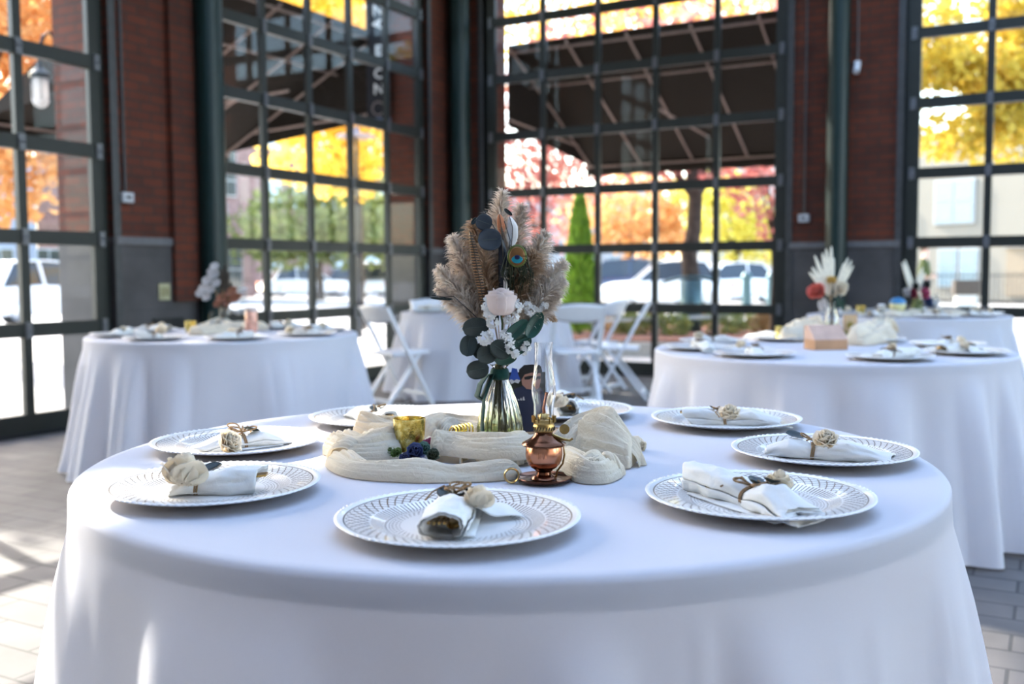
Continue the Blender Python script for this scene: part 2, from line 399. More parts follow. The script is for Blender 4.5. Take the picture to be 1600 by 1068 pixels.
# ------------------------------------------------------------------ tables and cloths
rng = random.Random(4)
def drape(name, c, Rr, zt, label, seed, nf=11, flare=.16, amp=.066, zf=.012, nth=360, creases=()):
    rs = random.Random(seed); ph = [rs.uniform(0, 6.28) for _ in range(6)]; off = rs.uniform(0, 100)
    edge = .055
    prof = [(0, 0), (.25, 0), (.5, 0), (.75, 0), (.92, 0)]
    rows = [(k, 0.) for k, _ in prof]
    mb = MB(); cx, cy = c
    zs = []
    def warp(th): return th + .16 * sin(2 * th + ph[4]) + .09 * sin(3 * th + ph[5]) + .05 * sin(7 * th + ph[3])
    def fold(th, k):
        t2 = warp(th); a = cos(nf * t2 + ph[0]); a = (abs(a) ** .7) * (1 if a > 0 else -1)
        b = cos((2 * nf + 3) * t2 + ph[1] + .5 * k)
        n = noise.noise(Vector((cos(th) * 3 + off, sin(th) * 3, k * .8)))
        return .62 * a + .22 * b + .55 * n
    ringdefs = []
    for rr in (0.001, .2, .4, .55, .65, .72, Rr - .02): ringdefs.append(('t', rr, 0))
    for a in (20, 45, 70, 90): ringdefs.append(('c', Rr - .012 + .012 * sin(R(a)), -.012 * (1 - cos(R(a)))))
    H = zt - zf
    rsc = random.Random(seed + 50); crs = [(rsc.uniform(0, 2 * pi), rsc.choice((-1, 1)) * rsc.uniform(.004, .011), rsc.uniform(.014, .05), rsc.uniform(-.12, .12)) for _ in range(26)]
    zk = sorted([k / 26 for k in range(1, 27)] + [((zt - cz) - .012) / (H - .012) + d_ for cz in creases for d_ in (-.009, -.004, .0005, .004, .009)])
    for k in zk: ringdefs.append(('s', None, k))
    rings = []
    for kind, rr, zz in ringdefs:
        rg = []
        for i in range(nth):
            th = 2 * pi * i / nth
            if kind == 't': p = (cx + rr * cos(th), cy + rr * sin(th), zt + (.0015 * noise.noise(Vector((rr * cos(th) * 5 + off, rr * sin(th) * 5, 0))) if rr < Rr - .06 else 0))
            elif kind == 'c': p = (cx + rr * cos(th), cy + rr * sin(th), zt + zz)
            else:
                k = zz; drop = .012 + (H - .012) * k
                e = max(0., drop - edge * 1.15); s = e / (H - edge * 1.15)
                am = amp * (1 - exp(-e * 7)) * (.55 + .6 * s)
                r_ = Rr + .002 + flare * e * .92 + am * fold(th, k)
                if e <= 0: r_ = Rr + .001
                z = zt - drop
                if e > 0:
                    for ca, cam_, cw, csl in crs:
                        dd = ((th - ca - csl * k + pi) % (2 * pi)) - pi
                        if abs(dd) < .2: r_ += cam_ * min(1, e * 9) * (math.tanh(dd / (cw * .5)) * .5 + .5 * exp(-(dd / cw) ** 2)) * (1 - abs(dd) / .2)
                for cz in creases:
                    dth = ((th + pi / 2 - .30 + pi) % (2 * pi)) - pi
                    if 0 < dth < .62: r_ += .006 * exp(-((z - cz - .05 * abs(dth - .0) * .4) / .0035) ** 2) + .003 * (z < cz)
                    if i == int(nth * (1.5 * pi + .30) / (2 * pi)) and drop > .08: r_ += .006
                if k > .999: z += .012 * (1 + sin(5 * th + ph[2]))
                p = (cx + r_ * cos(th), cy + r_ * sin(th), z)
            rg.append(mb.pt(p))
        rings.append(rg)
    for a, b in zip(rings, rings[1:]):
        for i in range(nth): mb.face((a[i], b[i], b[(i + 1) % nth], a[(i + 1) % nth]))
    # hem and laundry creases: narrow raised ribs on the skirt
    o = mb.build(name, M_white_cloth, sharp=80); tag(o, label, 'tablecloth', 'white floor-length tablecloths')
    return o
M_ply = mat('brown_plywood', (.22, .15, .09), .6)
def table(c, Rr, zt, lab):
    q = thing('round_table', lab, 'table', (c[0], c[1], 0), group='round banquet tables')
    MB().lathe([(.001, zt - .045), (Rr - .004, zt - .045), (Rr - .003, zt - .008), (.001, zt - .008)], 64, caps=False).build('tabletop', M_ply, q)
    for k in range(4):
        a = pi / 4 + k * pi / 2
        MB().tube([(.36 * cos(a), .36 * sin(a), zt - .045), (.40 * cos(a), .40 * sin(a), 0.0)], .014, 8).build('leg', M_track, q)
ZT = .762
TABLES = [((-.005, 1.88), .768, 'nearest round table with the tall pampas centrepiece', 'nearest', 11, 10),
          ((-1.69, 5.86), .768, 'round table at left in front of the grey stone pier', 'left', 5, 12),
          ((1.42, 4.46), .768, 'round table at right with the wooden box', 'right', 7, 13),
          ((3.17, 8.0), .768, 'round table at the far right behind the wooden-box table', 'far right', 9, 13),
          ((-.25, 9.2), .768, 'round table at the back between white folding chairs', 'back', 13, 13)]
CL = ['white floor-length cloth over the nearest table, filling the foreground',
      'white pleated cloth over the round table at left by the grey pier',
      'white cloth over the round table at right holding the wooden box',
      'white cloth over the far right table with the olive and blue flowers',
      'white cloth over the small-looking back table among folding chairs']
for (c, rr, lab, w_, seed, nf), cl in zip(TABLES, CL):
    table(c, rr, ZT, lab + ', hidden under its white cloth'); drape('tablecloth', c, rr + .004, ZT, cl, seed, nf, creases=(.40,) if seed == 11 else ())
TZ = ZT + .001

# ------------------------------------------------------------------ folding chairs
def chair():
    q = thing('folding_chair', 'x', 'chair', group='white resin folding chairs around the back table')
    hw = .205
    for sx in (-1, 1):
        MB().bar((sx * hw, -.235, .84), (sx * hw, .215, .0), .022, .042, (1, 0, 0)).build('front_leg', M_resin, q, smooth=False)
        MB().bar((sx * (hw - .03), .10, .44), (sx * (hw - .03), -.24, .0), .020, .036, (1, 0, 0)).build('rear_leg', M_resin, q, smooth=False)
    def back(u, v):
        x = (u - .5) * 2 * hw; top = .855 - .02 * (2 * u - 1) ** 2 * (1 if v > .5 else -1)
        z = (.70 + .155 * v) - (.02 * (2 * u - 1) ** 2 if v > .5 else -.03 * (2 * u - 1) ** 2 * (1 - v))
        y = -.235 - (z - .84) * .5357 * -1 * -1 - .02 * (1 - (2 * u - 1) ** 2)
        y = -.235 + (.84 - z) * .5357 - .022 * (1 - (2 * u - 1) ** 2)
        return (x, y, z)
    MB().grid(back, 14, 6).build('backrest', M_resin, q, solid=.016)
    sb = MB()
    def seat(u, v): return ((u - .5) * .37, -.16 + .36 * v, .445 + .012 * v - .008 * sin(pi * u) * sin(pi * v))
    sb.grid(seat, 10, 10); sb.build('seat', M_resin, q, solid=.028)
    MB().bar((-hw + .03, -.20, .058), (hw - .03, -.20, .058), .018, .03).build('rear_stretcher', M_resin, q, smooth=False)
    MB().bar((-hw, .165, .10), (hw, .165, .10), .018, .03).build('front_stretcher', M_resin, q, smooth=False)
    return q
ch0 = chair()
CH = [((-.97, 8.41), math.atan2(.62, .75) - pi / 2, 'white folding chair left of the back table, side on, facing right'),
      ((.53, 8.45), R(8), 'white folding chair with its back to the camera, right of the pampas'),
      ((.79, 9.44), R(60), 'white folding chair behind the one with its back to the camera'),
      ((.97, 8.85), R(80), 'rightmost white folding chair, side on, facing left'),
      ((-.72, 10.13), R(215), 'white folding chair behind the back table, only its top showing')]
for i, ((x, y), rz, lab) in enumerate(CH):
    if i == 0: ch0.location = (x, y, 0); ch0.rotation_euler.z = rz; ch0['label'] = lab
    else: dup(ch0, (x, y, 0), rz, lab)
# ------------------------------------------------------------------ outside: awnings
M_awn = cloth('dark_brown_awning_canvas', (.022, .017, .013), .02, 60, .2)
M_rod = mat('pinkish_galvanised_rod', (.30, .22, .19), .5, .2)
def awning(ax, u0, u1, label):
    """shed awning hung outside between u0 and u1 along a wall; ax as for walls"""
    q = thing('awning', label, 'awning', group='dark canvas awnings outside the glass doors'); q.matrix_world = BM
    def P(u, d, z): return Vector((u, d, z)) if ax == 0 else Vector((-d, -u, z))
    D0, Z0, D1, Z1 = .72, 3.88, 3.05, 2.66
    mb = MB()
    def sheet(u, v): return P(u0 + (u1 - u0) * u, D0 + (D1 - D0) * v, Z0 + (Z1 - Z0) * v - .03 * sin(pi * v))
    mb.grid(sheet, 8, 10); mb.build('canvas', M_awn, q, solid=.01, smooth=False)
    mb = MB()
    mb.grid(lambda u, v: P(u0 + (u1 - u0) * u, D1, Z1 - .16 * v - .015 * abs(sin(u * 30)) * v), 60, 2)
    mb.build('valance', M_awn, q, solid=.008)
    for u in (u0, u1):
        mb = MB(); a = P(u, D0, Z0); b = P(u, D1, Z1); c_ = P(u, D0, Z1 + .25); 
        mb.prism([(0, 0), (1, 0), (0, 1)], .012, M=Matrix((((b - c_).x, (a - c_).x, (1 if ax == 0 else 0), c_.x), ((b - c_).y, (a - c_).y, (0 if ax == 0 else -1), c_.y), ((b - c_).z, (a - c_).z, 0, c_.z), (0, 0, 0, 1))))
        mb.build('end_panel', M_awn, q, smooth=False)
    n = max(2, round((u1 - u0) / .85))
    for i in range(n + 1):
        u = u0 + .06 + (u1 - u0 - .12) * i / n
        MB().tube([P(u, D0 - .05, Z0 - .06), P(u, D1, Z1 - .02)], .016, 8).build('rafter', M_rod, q)
    for d, z in ((D0, Z0 - .1), (.42 * D1, Z0 - .42), (D1 - .02, Z1 - .04)):
        MB().tube([P(u0, d, z), P(u1, d, z)], .016, 8).build('purlin', M_rod, q)
    for u in (u0 + .1, (u0 + u1) / 2, u1 - .1):
        MB().tube([P(u, .60, Z1 + .3), P(u, D1 - .5, Z1 + .2)], .014, 8).build('brace', M_rod, q)
    return q
awning(0, .30, 4.2, 'dark canvas awning hung outside the glass door right of the corner')
awning(1, .56, 3.88, 'dark canvas awning outside the glass door left of the corner column')

# ------------------------------------------------------------------ sign, lantern, wires near the outer piers
q = thing('hanging_banner', 'black vertical banner with white letters outside left of the corner', 'banner', at(590, 60, 11.52), R(-8))
q.location.z = 0
bz0 = at(590, 185, 11.52).z; bz1 = bz0 + 2.3
MB().box((0, 0, (bz0 + bz1) / 2), (.27, .02, bz1 - bz0)).build('panel', mat('black_banner_cloth', (.012, .013, .018), .7), q)
MB().box((-.06, 0, bz0 - .02), (.40, .035, .05)).build('bottom_bar', mat('blue_grey_bar', (.12, .16, .26), .5), q)
MB().tube([(.07 * cos(a) + .0, -.016, bz0 + .11 + .075 * sin(a)) for a in [i * .4 for i in range(16)]], .008, 6).build('ring_emblem', mat('grey_emblem', (.25, .2, .2), .5), q)
def text(body, size, loc, material, parent, name='letter', rot=(pi / 2, 0, 0), ext=.003, font_scale=1.):
    cu = bpy.data.curves.new(name, 'FONT'); cu.body = body; cu.size = size; cu.extrude = ext; cu.offset = size * .02
    cu.align_x = 'CENTER'; cu.align_y = 'CENTER'; cu.resolution_u = 3
    o = bpy.data.objects.new(name, cu); dg = bpy.context.evaluated_depsgraph_get(); COL.objects.link(o)
    me = bpy.data.meshes.new_from_object(o.evaluated_get(dg)); bpy.data.objects.remove(o)
    o = bpy.data.objects.new(name, me); COL.objects.link(o); me.materials.clear(); me.materials.append(material)
    o.parent = parent; o.location = loc; o.rotation_euler = rot; o.scale = (font_scale, 1, 1); return o
M_white_paint = mat('white_paint', (.8, .8, .8), .5)
for ch, py in (('N', 140), ('C', 116), ('E', 80), ('A', 38), ('N', 17)):
    z = at(590, py, 11.52).z
    text(ch, .165, (.01, -.014, z), M_white_paint, q, rot=(pi / 2, R(-90) if ch == 'A' else 0, 0))
p = bp(-.80, 5.02, 0)
lp = at(63, 140, 8.0)
q = thing('wall_lantern', 'black gooseneck wall lantern with ribbed glass jar on the outer left pier', 'lantern', lp)
MB().lathe([(.055, .085), (.075, .09), (.08, .12), (.05, .15), (.025, .17), (.015, .2)], 20).build('cap', mat('black_iron', (.012, .013, .018), .45), q)
MB().lathe([(.02, -.14), (.045, -.125), (.062, -.09), (.064, .03), (.058, .085)], 20, caps=False).build('glass_jar', cloth('frosted_jar_glass', (.93, .93, .93), .8), q, solid=.004)
for k in range(6):
    a = k * pi / 3
    MB().tube([(.068 * cos(a), .068 * sin(a), .09), (.069 * cos(a), .069 * sin(a), -.06), (.03 * cos(a), .03 * sin(a), -.145)], .004, 5).build('guard_wire', MATS['black_iron'], q)
MB().tube([(0, 0, .18), (0, 0, .30), (.03, .02, .42), (.07, .05, .46), (.12, .08, .36), (.14, .09, .28)], .014, 8).build('gooseneck', MATS['black_iron'], q)
MB().lathe([(.05, 0), (.05, .02)], 16, c=(.14, .09, .26)).build('wall_plate', MATS['black_iron'], q)
tag(MB().tube([at(395, 205, 22), at(480, 200, 21), at(600, 184, 20), at(640, 178, 19.5)], .018, 6).build('overhead_wire', MATS['black_iron']), 'black overhead wire crossing the yellow leaves left of the corner', 'wire')

# ------------------------------------------------------------------ trees
def leaves(mb, blobs, n, size, rs, droop=0.):
    tot = sum(b[3] * b[4] * b[5] for b in blobs)
    for b in blobs:
        k = int(n * b[3] * b[4] * b[5] / tot)
        for _ in range(k):
            while True:
                d = Vector((rs.uniform(-1, 1), rs.uniform(-1, 1), rs.uniform(-1, 1)))
                if .12 < d.length < 1: break
            p = Vector((b[0] + d.x * b[3], b[1] + d.y * b[4], b[2] + d.z * b[5]))
            if noise.noise(p * .9) < -.25: continue
            s = size * rs.uniform(.6, 1.3); u = Vector((rs.gauss(0, 1), rs.gauss(0, 1), rs.gauss(0, 1))).normalized()
            w_ = u.cross(Vector((rs.gauss(0, 1), rs.gauss(0, 1), rs.gauss(0, 1)))).normalized()
            c0 = u.cross(w_) * s * .18
            mb.face([mb.pt(p - u * s * .6), mb.pt(p + w_ * s * .36 + c0), mb.pt(p + u * s * .6), mb.pt(p - w_ * s * .36 + c0)])
def tree(name, label, base, th, tr, blobs, n, size, m, seed, group='street trees in autumn colour', bark=None):
    rs = random.Random(seed); q = thing(name, label, 'tree', base, group=group)
    mb = MB(); pts = []; 
    for i in range(7):
        f = i / 6; pts.append((rs.uniform(-1, 1) * tr * .5 * f, rs.uniform(-1, 1) * tr * .5 * f, th * f))
    mb.tube(pts, [tr * (1.25 if i == 0 else 1 - .3 * i / 6) for i in range(7)], 12)
    mb.build('trunk', bark or mat('dark_bark', (.06, .042, .032), .9, 0, .3, .4, 9, .6), q)
    for b in blobs[:5]:
        t = Vector((b[0], b[1], b[2])); s = Vector(pts[-1]); mid = s.lerp(t, .5) + Vector((0, 0, .25))
        MB().tube([Vector(pts[-2]), mid, t, t + (t - s) * .35], [tr * .5, tr * .32, tr * .16, tr * .05], 7).build('branch', MATS['dark_bark'] if not bark else bark, q)
    mb = MB(); leaves(mb, blobs, n, size, rs); mb.build('foliage', m, q, smooth=False)
    return q
L_yellow = leafmat('yellow_autumn_leaves', [(.25, (.62, .38, .03)), (.5, (.95, .68, .10)), (.75, (.95, .82, .30))], .55, .9)
L_orange = leafmat('orange_autumn_leaves', [(.25, (.42, .20, .08)), (.5, (.74, .42, .16)), (.75, (.84, .66, .36))], .55, .9)
L_red = leafmat('red_autumn_leaves', [(.25, (.30, .06, .06)), (.45, (.52, .16, .14)), (.6, (.66, .34, .26)), (.8, (.80, .62, .40))], .5, 1.1)
L_olive = leafmat('olive_yellow_leaves', [(.3, (.30, .24, .03)), (.5, (.62, .48, .06)), (.65, (.80, .60, .12)), (.8, (.70, .42, .25))], .5, 1.3)
L_green = leafmat('dull_green_leaves', [(.3, (.09, .13, .04)), (.55, (.24, .26, .07)), (.75, (.50, .42, .12))], .4, .8)
def T(name, label, px, Y, th, tr, crowns, n, size, m, seed):
    b = gx(px, Y); bl = []
    for cx, cy, dY, rx, rz in crowns:
        c = at(cx, cy, Y + dY) - b; bl.append((c.x, c.y, c.z, rx, rx * .8, rz))
    return tree(name, label, b, th, tr, bl, n, size, m, seed)
T('street_tree', 'orange tree outside behind the leftmost glass door', -40, 15, 2.6, .12, [(20, 30, 0, 1.5, 1.2), (-60, 140, 1, 1.6, 1.4), (45, 250, -1, 1.0, .85), (110, 20, 2, 1.3, 1.2), (-30, 290, -1, .9, .7)], 9000, .16, L_orange, 1)
T('street_tree', 'bright yellow tree outside behind the banner left of the corner', 560, 20, 3.2, .13, [(470, 90, 0, 1.6, 1.3), (560, 30, 0, 1.8, 1.6), (590, 180, 0, 1.4, 1.3), (480, 230, 0, 1.2, .8), (540, 270, -1, .9, .6), (440, 10, 1, 1.7, 1.2)], 11000, .17, L_yellow, 2)
T('street_tree', 'greenish yellow tree low in the middle of the left-of-corner glass door', 500, 44, 2.2, .18, [(470, 350, 0, 2.6, 2.0), (560, 345, 0, 2.8, 2.2), (420, 370, 2, 2.2, 1.6), (600, 360, 2, 2.0, 1.8)], 4500, .34, L_green, 3)
T('street_tree', 'pinkish red tree outside just right of the corner column', 836, 19, 2.0, .07, [(810, 245, 0, .95, .85), (880, 225, 0, 1.1, .8), (835, 330, 0, .9, .75), (905, 290, 1, .8, .5), (800, 160, 1, .9, .7), (870, 370, 1, .6, .5)], 4200, .11, L_red, 4)
T('street_tree', 'stout dark-trunked red tree outside behind the right-of-corner door', 1080, 16, 2.75, .155, [(1080, 255, 0, 1.3, .38), (1180, 262, 0, 1.0, .36), (980, 262, 0, 1.0, .32), (1080, 130, .5, 2.0, 1.1), (1180, 60, 1, 1.6, .9), (960, 60, 1, 1.6, .8)], 4600, .12, L_red, 5)
T('street_tree', 'tall yellow tree above the awning right of the corner', 1262, 26, 5.0, .2, [(900, 15, 0, 2.2, 1.0), (1000, 20, 0, 2.2, 1.1), (1120, 0, 0, 2.4, 1.2), (830, 60, 0, 1.5, 1.4), (1230, 10, 0, 2, 1.2)], 5200, .17, L_yellow, 6)
T('street_tree', 'orange-crowned low tree across the street behind the dark parked car', 985, 46, 2.2, .2, [(990, 320, 0, 2.6, 1.7), (1050, 345, 1, 2.3, 1.5), (930, 345, 1, 2.0, 1.5), (1010, 375, 0, 2.4, 1.0)], 3400, .30, L_orange, 7)
T('street_tree', 'yellow-green round tree behind the white hatchback', 1150, 42, 2.0, .18, [(1140, 340, 0, 1.9, 1.9), (1180, 370, 1, 1.5, 1.4), (1110, 300, 1, 1.8, 1.2)], 2600, .28, leafmat('lime_leaves', [(.3, (.45, .42, .05)), (.6, (.80, .70, .14))], .5), 8)
T('street_tree', 'thin bare-branched sapling with a few red leaves by the right column', 1208, 14, 1.9, .035, [(1190, 300, 0, .55, .4), (1165, 285, 0, .5, .3), (1205, 350, 0, .35, .5)], 420, .10, L_red, 9)
T('street_tree', 'olive and yellow tree filling the top of the rightmost glass door', 1650, 17, 3.2, .16, [(1480, 70, 0, 1.7, 1.2), (1580, 110, 0, 1.6, 1.2), (1470, 190, 0, 1.1, .7), (1560, 205, 0, 1.1, .6), (1640, 60, 0, 1.7, 1.5), (1440, 140, 0, .9, 1.0)], 13000, .14, L_olive, 10)
tree('street_tree', 'unseen autumn tree added left of the leftmost glass door to shade the left table', Vector((-8.6, 12.2, 0)), 3.6, .13, [(0, 0, 6.0, 1.5, 1.6, 1.2), (.8, -.9, 5.4, 1.3, 1.1, 1.1), (-.9, .6, 6.4, 1.3, 1.2, 1.1)], 4200, .17, L_orange, 21)  # out-of-view crown added to dapple the sun on the left table
q = thing('arborvitae', 'bright green conical arborvitae outside behind the pampas', 'shrub', gx(906, 15.5))
rs = random.Random(7); mb = MB()
for _ in range(5200):
    z = rs.uniform(.05, 1) ** 1.1; rad = .30 * (1 - z) ** .62 * rs.uniform(.65, 1.05); a = rs.uniform(0, 6.28)
    p = Vector((rad * cos(a), rad * sin(a), .1 + z * 2.15)); u = Vector((cos(a) * .5, sin(a) * .5, 1)).normalized(); w_ = u.cross(Vector((rs.gauss(0, 1), rs.gauss(0, 1), .1))).normalized()
    s = rs.uniform(.04, .08); mb.face([mb.pt(p), mb.pt(p + u * s + w_ * s * .35), mb.pt(p + u * s * 1.7), mb.pt(p + u * s - w_ * s * .35)])
mb.build('foliage', leafmat('bright_conifer_green', [(.3, (.10, .22, .02)), (.7, (.36, .55, .06))], .35, 6), q, smooth=False)
MB().tube([(0, 0, 0), (0, 0, 1.9)], [.04, .01], 8).build('trunk', MATS['dark_bark'], q)

# ------------------------------------------------------------------ planting bed, guard, low fence outside the right-of-corner door
def gquad(mb, pts, h):
    mb.prism([(p.x, p.y) for p in pts], h)
bed = thing('planting_bed', 'raised planting bed with brown mulch outside the right-of-corner door', 'planter', (0, 0, -.07))
mb = MB(); A = [gx(820, 14.6), gx(1290, 13.2), gx(1330, 19.5), gx(820, 20.5)]; gquad(mb, A, .20); mb.build('kerb', mat('pale_kerb_stone', (.42, .40, .37), .8), bed, smooth=False)
ins = [a.lerp(sum(A, Vector()) / 4, .05) for a in A]; mb = MB(); gquad(mb, ins, .24)
mb.build('mulch', mat('reddish_bark_mulch', (.26, .12, .08), .95, 0, .2, .6, 25, .8), bed, smooth=False)
rs = random.Random(3)
for i, (px, Y, col) in enumerate([(860, 16, 0), (940, 16.5, 1), (985, 15.5, 0), (1015, 17, 1), (1045, 15.2, 0), (1100, 17.6, 1), (1130, 15.5, 0), (1165, 16.5, 0), (1205, 15.2, 1), (1240, 17.5, 0)]):
    b = gx(px, Y); b.z = .16; mb = MB(); rad = rs.uniform(.25, .42)
    leaves(mb, [(0, 0, .16, rad, rad, .24)], 420, .085, rs)
    mb.build('foliage', [L_green, leafmat('russet_groundcover', [(.3, (.20, .14, .04)), (.7, (.50, .28, .12))], .3, 2)][col], thing('low_shrub', 'small clumps of low green and russet groundcover in the mulched bed', 'shrub', b, group='low shrubs in the mulched bed'), smooth=False)
q = thing('tree_guard', 'blue-grey metal guard with a hoop around the dark tree trunk', 'tree guard', gx(1080, 16))
M_teal = mat('weathered_teal_metal', (.055, .105, .115), .45, .4)
MB().lathe([(.175, .1), (.175, 1.0)], 16, caps=False).build('sleeve', M_teal, q, solid=.01)
MB().tube([(.46 * sin(a) , -.26 * cos(a), 1.0 + .05 * cos(2 * a)) for a in [i * pi / 10 for i in range(-10, 11)]], .022, 6).build('hoop', M_teal, q)
q = thing('low_rail', 'low pale rail crossing the planting bed', 'rail', gx(1030, 15.2))
MB().bar((-1.1, 0, .38), (1.2, .25, .44), .03, .05).build('rail', mat('pale_grey_metal', (.5, .5, .47), .5), q)
for x, y in ((-1.0, .01), (0.1, .12), (1.1, .24)): MB().bar((x, y, 0), (x, y, .38 + .025 * x), .025).build('post', MATS['pale_grey_metal'], q)

# ------------------------------------------------------------------ cars
M_tyre = mat('black_tyre', (.02, .02, .02), .8); M_rim = mat('silver_alloy', (.55, .56, .58), .3, .8)
M_cgl = mat('dark_car_glass', (.02, .025, .032), .08, 0, .8)
M_tail = mat('red_tail_lamp', (.6, .02, .02), .25)
def car(label, loc, rz, paint, L=4.5, W=1.78, H=1.46, suv=False, group=None):
    q = thing('parked_car', label, 'car', loc, rz, group)
    a = L / 2; hb = .86 if not suv else .98
    body = [(-a, .35), (-a + .02, .62), (-a + .12, .78), (-a + .5, hb + .02), (-.35 * a, hb + .06), (.42 * a, hb), (a - .45, .80), (a - .06, .66), (a, .45), (a - .03, .28), (a - .45, .22), (-a + .3, .22)]
    mb = MB(); n = len(body); rows = []
    for k, (yy, sc, zz) in enumerate([(-W / 2, .965, .02), (-W / 2 + .06, 1, 0), (W / 2 - .06, 1, 0), (W / 2, .965, .02)]):
        rows.append([mb.pt((x * sc, yy, z + zz * (1 if z < .5 else -1))) for x, z in body])
    for r0, r1 in zip(rows, rows[1:]):
        for i in range(n): mb.face((r0[i], r1[i], r1[(i + 1) % n], r0[(i + 1) % n]))
    mb.face(rows[0]); mb.face(rows[-1][::-1]); mb.build('body', paint, q, merge=True, sharp=50)
    cab = [(-a + .42, hb - .02), (-a + .85, H - .06), (-.30 * a, H), (.12 * a, H - .03), (.46 * a, hb - .02)]
    if suv: cab = [(-a + .12, hb - .02), (-a + .30, H - .06), (-.30 * a, H), (.14 * a, H - .03), (.40 * a, hb - .02)]
    mb = MB(); rows = [[mb.pt((x, s_ * (W / 2 - .06 - (.20 if z > hb + .1 else 0)), z)) for x, z in cab] for s_ in (-1, 1)]; n = len(cab)
    for i in range(n): mb.face((rows[0][i], rows[0][(i + 1) % n], rows[1][(i + 1) % n], rows[1][i]))
    mb.face(rows[0][::-1]); mb.face(rows[1]); mb.build('windows', M_cgl, q, merge=True, smooth=False)
    mb = MB(); w2 = W / 2 - .245
    for i in range(1, n - 2):
        (x0, z0), (x1, z1) = cab[i], cab[i + 1]; mb.bar((x0, 0, z0 + .012), (x1, 0, z1 + .012), 2 * w2, .03, (0, 1, 0))
    mb = MB(); mb.grid(lambda u, v: (cab[1][0] + (cab[3][0] - cab[1][0]) * u, (v - .5) * 2 * w2 , cab[1][1] + .025 + (H - cab[1][1]) * sin(pi * min(1, u * 1.05)) ), 8, 4)
    mb.build('roof', paint, q, solid=.04)
    for s_ in (-1, 1):
        mb = MB()
        for i, j in ((0, 1), (3, 4), (2, 2)):
            p0, p1 = cab[i], cab[j]
            if i == j: p1 = (p0[0] + .02, hb - .02)
            yy = lambda z: s_ * (W / 2 - .05 - (.20 if z > hb + .1 else 0))
            mb.bar((p0[0], yy(p0[1]), p0[1]), (p1[0], yy(p1[1]), p1[1]), .05, .07, (0, 1, 0))
        mb.build('pillar', paint, q, smooth=False)
    for x in (-a + .82, a - .86):
        for s_ in (-1, 1):
            wq = MB(); wq.m = Matrix.Translation((x, s_ * (W / 2 - .11), .33)) @ Matrix.Rotation(pi / 2, 4, 'X')
            wq.lathe([(.20, -.10), (.31, -.11), (.335, -.06), (.335, .06), (.31, .11), (.20, .10)], 24); w0 = wq.build('wheel', M_tyre, q)
            wq = MB(); wq.m = Matrix.Translation((x, s_ * (W / 2 + .004), .33)) @ Matrix.Rotation(pi / 2, 4, 'X')
            wq.lathe([(.05, -.012), (.20, -.02), (.215, .0), (.2, .012), (.05, .012)], 24); wq.build('rim', M_rim, w0)
    for s_ in (-1, 1):
        MB().box((-a + .05, s_ * (W / 2 - .22), .70), (.14, .36, .16)).build('tail_lamp', M_tail, q)
        MB().box((a - .16, s_ * (W / 2 - .24), .64), (.26, .34, .13)).build('head_lamp', mat('clear_lamp', (.8, .8, .78), .15), q)
    return q
P_white = mat('white_car_paint', (.80, .81, .82), .25, 0, .5, .01, 5, 0, .6); P_dark = mat('dark_blue_car_paint', (.03, .05, .10), .2, .2, .6, .02, 5, 0, .8)
P_black = mat('black_car_paint', (.012, .014, .02), .2, .1, .6, .02, 5, 0, .8)
car('white hatchback parked outside behind the dark tree trunk', gx(1037, 33), R(178), P_white, 4.3, 1.8, 1.50)
car('white car with a red tail lamp, behind the white hatchback', gx(1128, 37), R(196), P_white, 4.4)
car('dark blue car parked beyond the white hatchback nose', gx(960, 41), R(170), P_dark, 4.6, 1.85, 1.66, True)
car('white sedan parked across the street left of the corner', gx(478, 52), R(28), P_white, 4.7, 1.8, 1.45)
car('black car parked next to the white sedan across the street', gx(560, 56), R(20), P_black, 4.5, 1.8, 1.46)
car('white van-like car at the edge of the left-of-corner door', gx(606, 50), R(80), P_white, 4.4, 1.8, 1.7, True)
car('white car seen through the leftmost glass door, glaring in the sun', gx(70, 24), R(62), P_white, 4.4, 1.8, 1.45)

# ------------------------------------------------------------------ buildings across the street
def building(label, pa, pb, h, depth, m, wins, wm, sill=None, door=None, roofm=None, name='building'):
    pa, pb = Vector(pa), Vector(pb); d = pb - pa; L_ = d.length; rz = math.atan2(d.y, d.x)
    q = thing(name, label, 'building', (pa.x, pa.y, 0), rz)
    MB().box((L_ / 2, depth / 2, h / 2), (L_, depth, h)).build('wall', m, q, smooth=False)
    if roofm: MB().box((L_ / 2, depth / 2, h + .1), (L_ + .4, depth + .4, .3)).build('roof', roofm, q, smooth=False)
    for x0, x1, z0, z1 in wins:
        f = MB().box(((x0 + x1) / 2, -.03, (z0 + z1) / 2), (x1 - x0, .12, z1 - z0)).build('window', mat('pale_window_frame', (.55, .56, .56), .5) if sill is None else sill, q, smooth=False)
        g = MB(); nx = max(1, round((x1 - x0) / .7)); nz = max(1, round((z1 - z0) / .9)); e = .06
        for i in range(nx):
            for j in range(nz):
                w_, h_ = (x1 - x0 - e) / nx, (z1 - z0 - e) / nz
                g.box((x0 + e / 2 + w_ * (i + .5), -.1, z0 + e / 2 + h_ * (j + .5)), (w_ - e, .03, h_ - e))
        g.build('pane', wm, f, smooth=False)
    return q
M_pinkbrick = brickmat('pinkish_brick', (.30, .17, .15), (.26, .15, .13), (.28, .20, .18), .6, .2, .9, .02)
M_wg = mat('blue_grey_glass', (.22, .28, .30), .1, 0, .8); M_wdark = mat('dark_window_glass', (.05, .06, .055), .1, 0, .8)
M_cream = mat('cream_stucco', (.24, .22, .18), .9, 0, .3, .05, .4)
pa, pb = gx(300, 46), gx(398, 50)
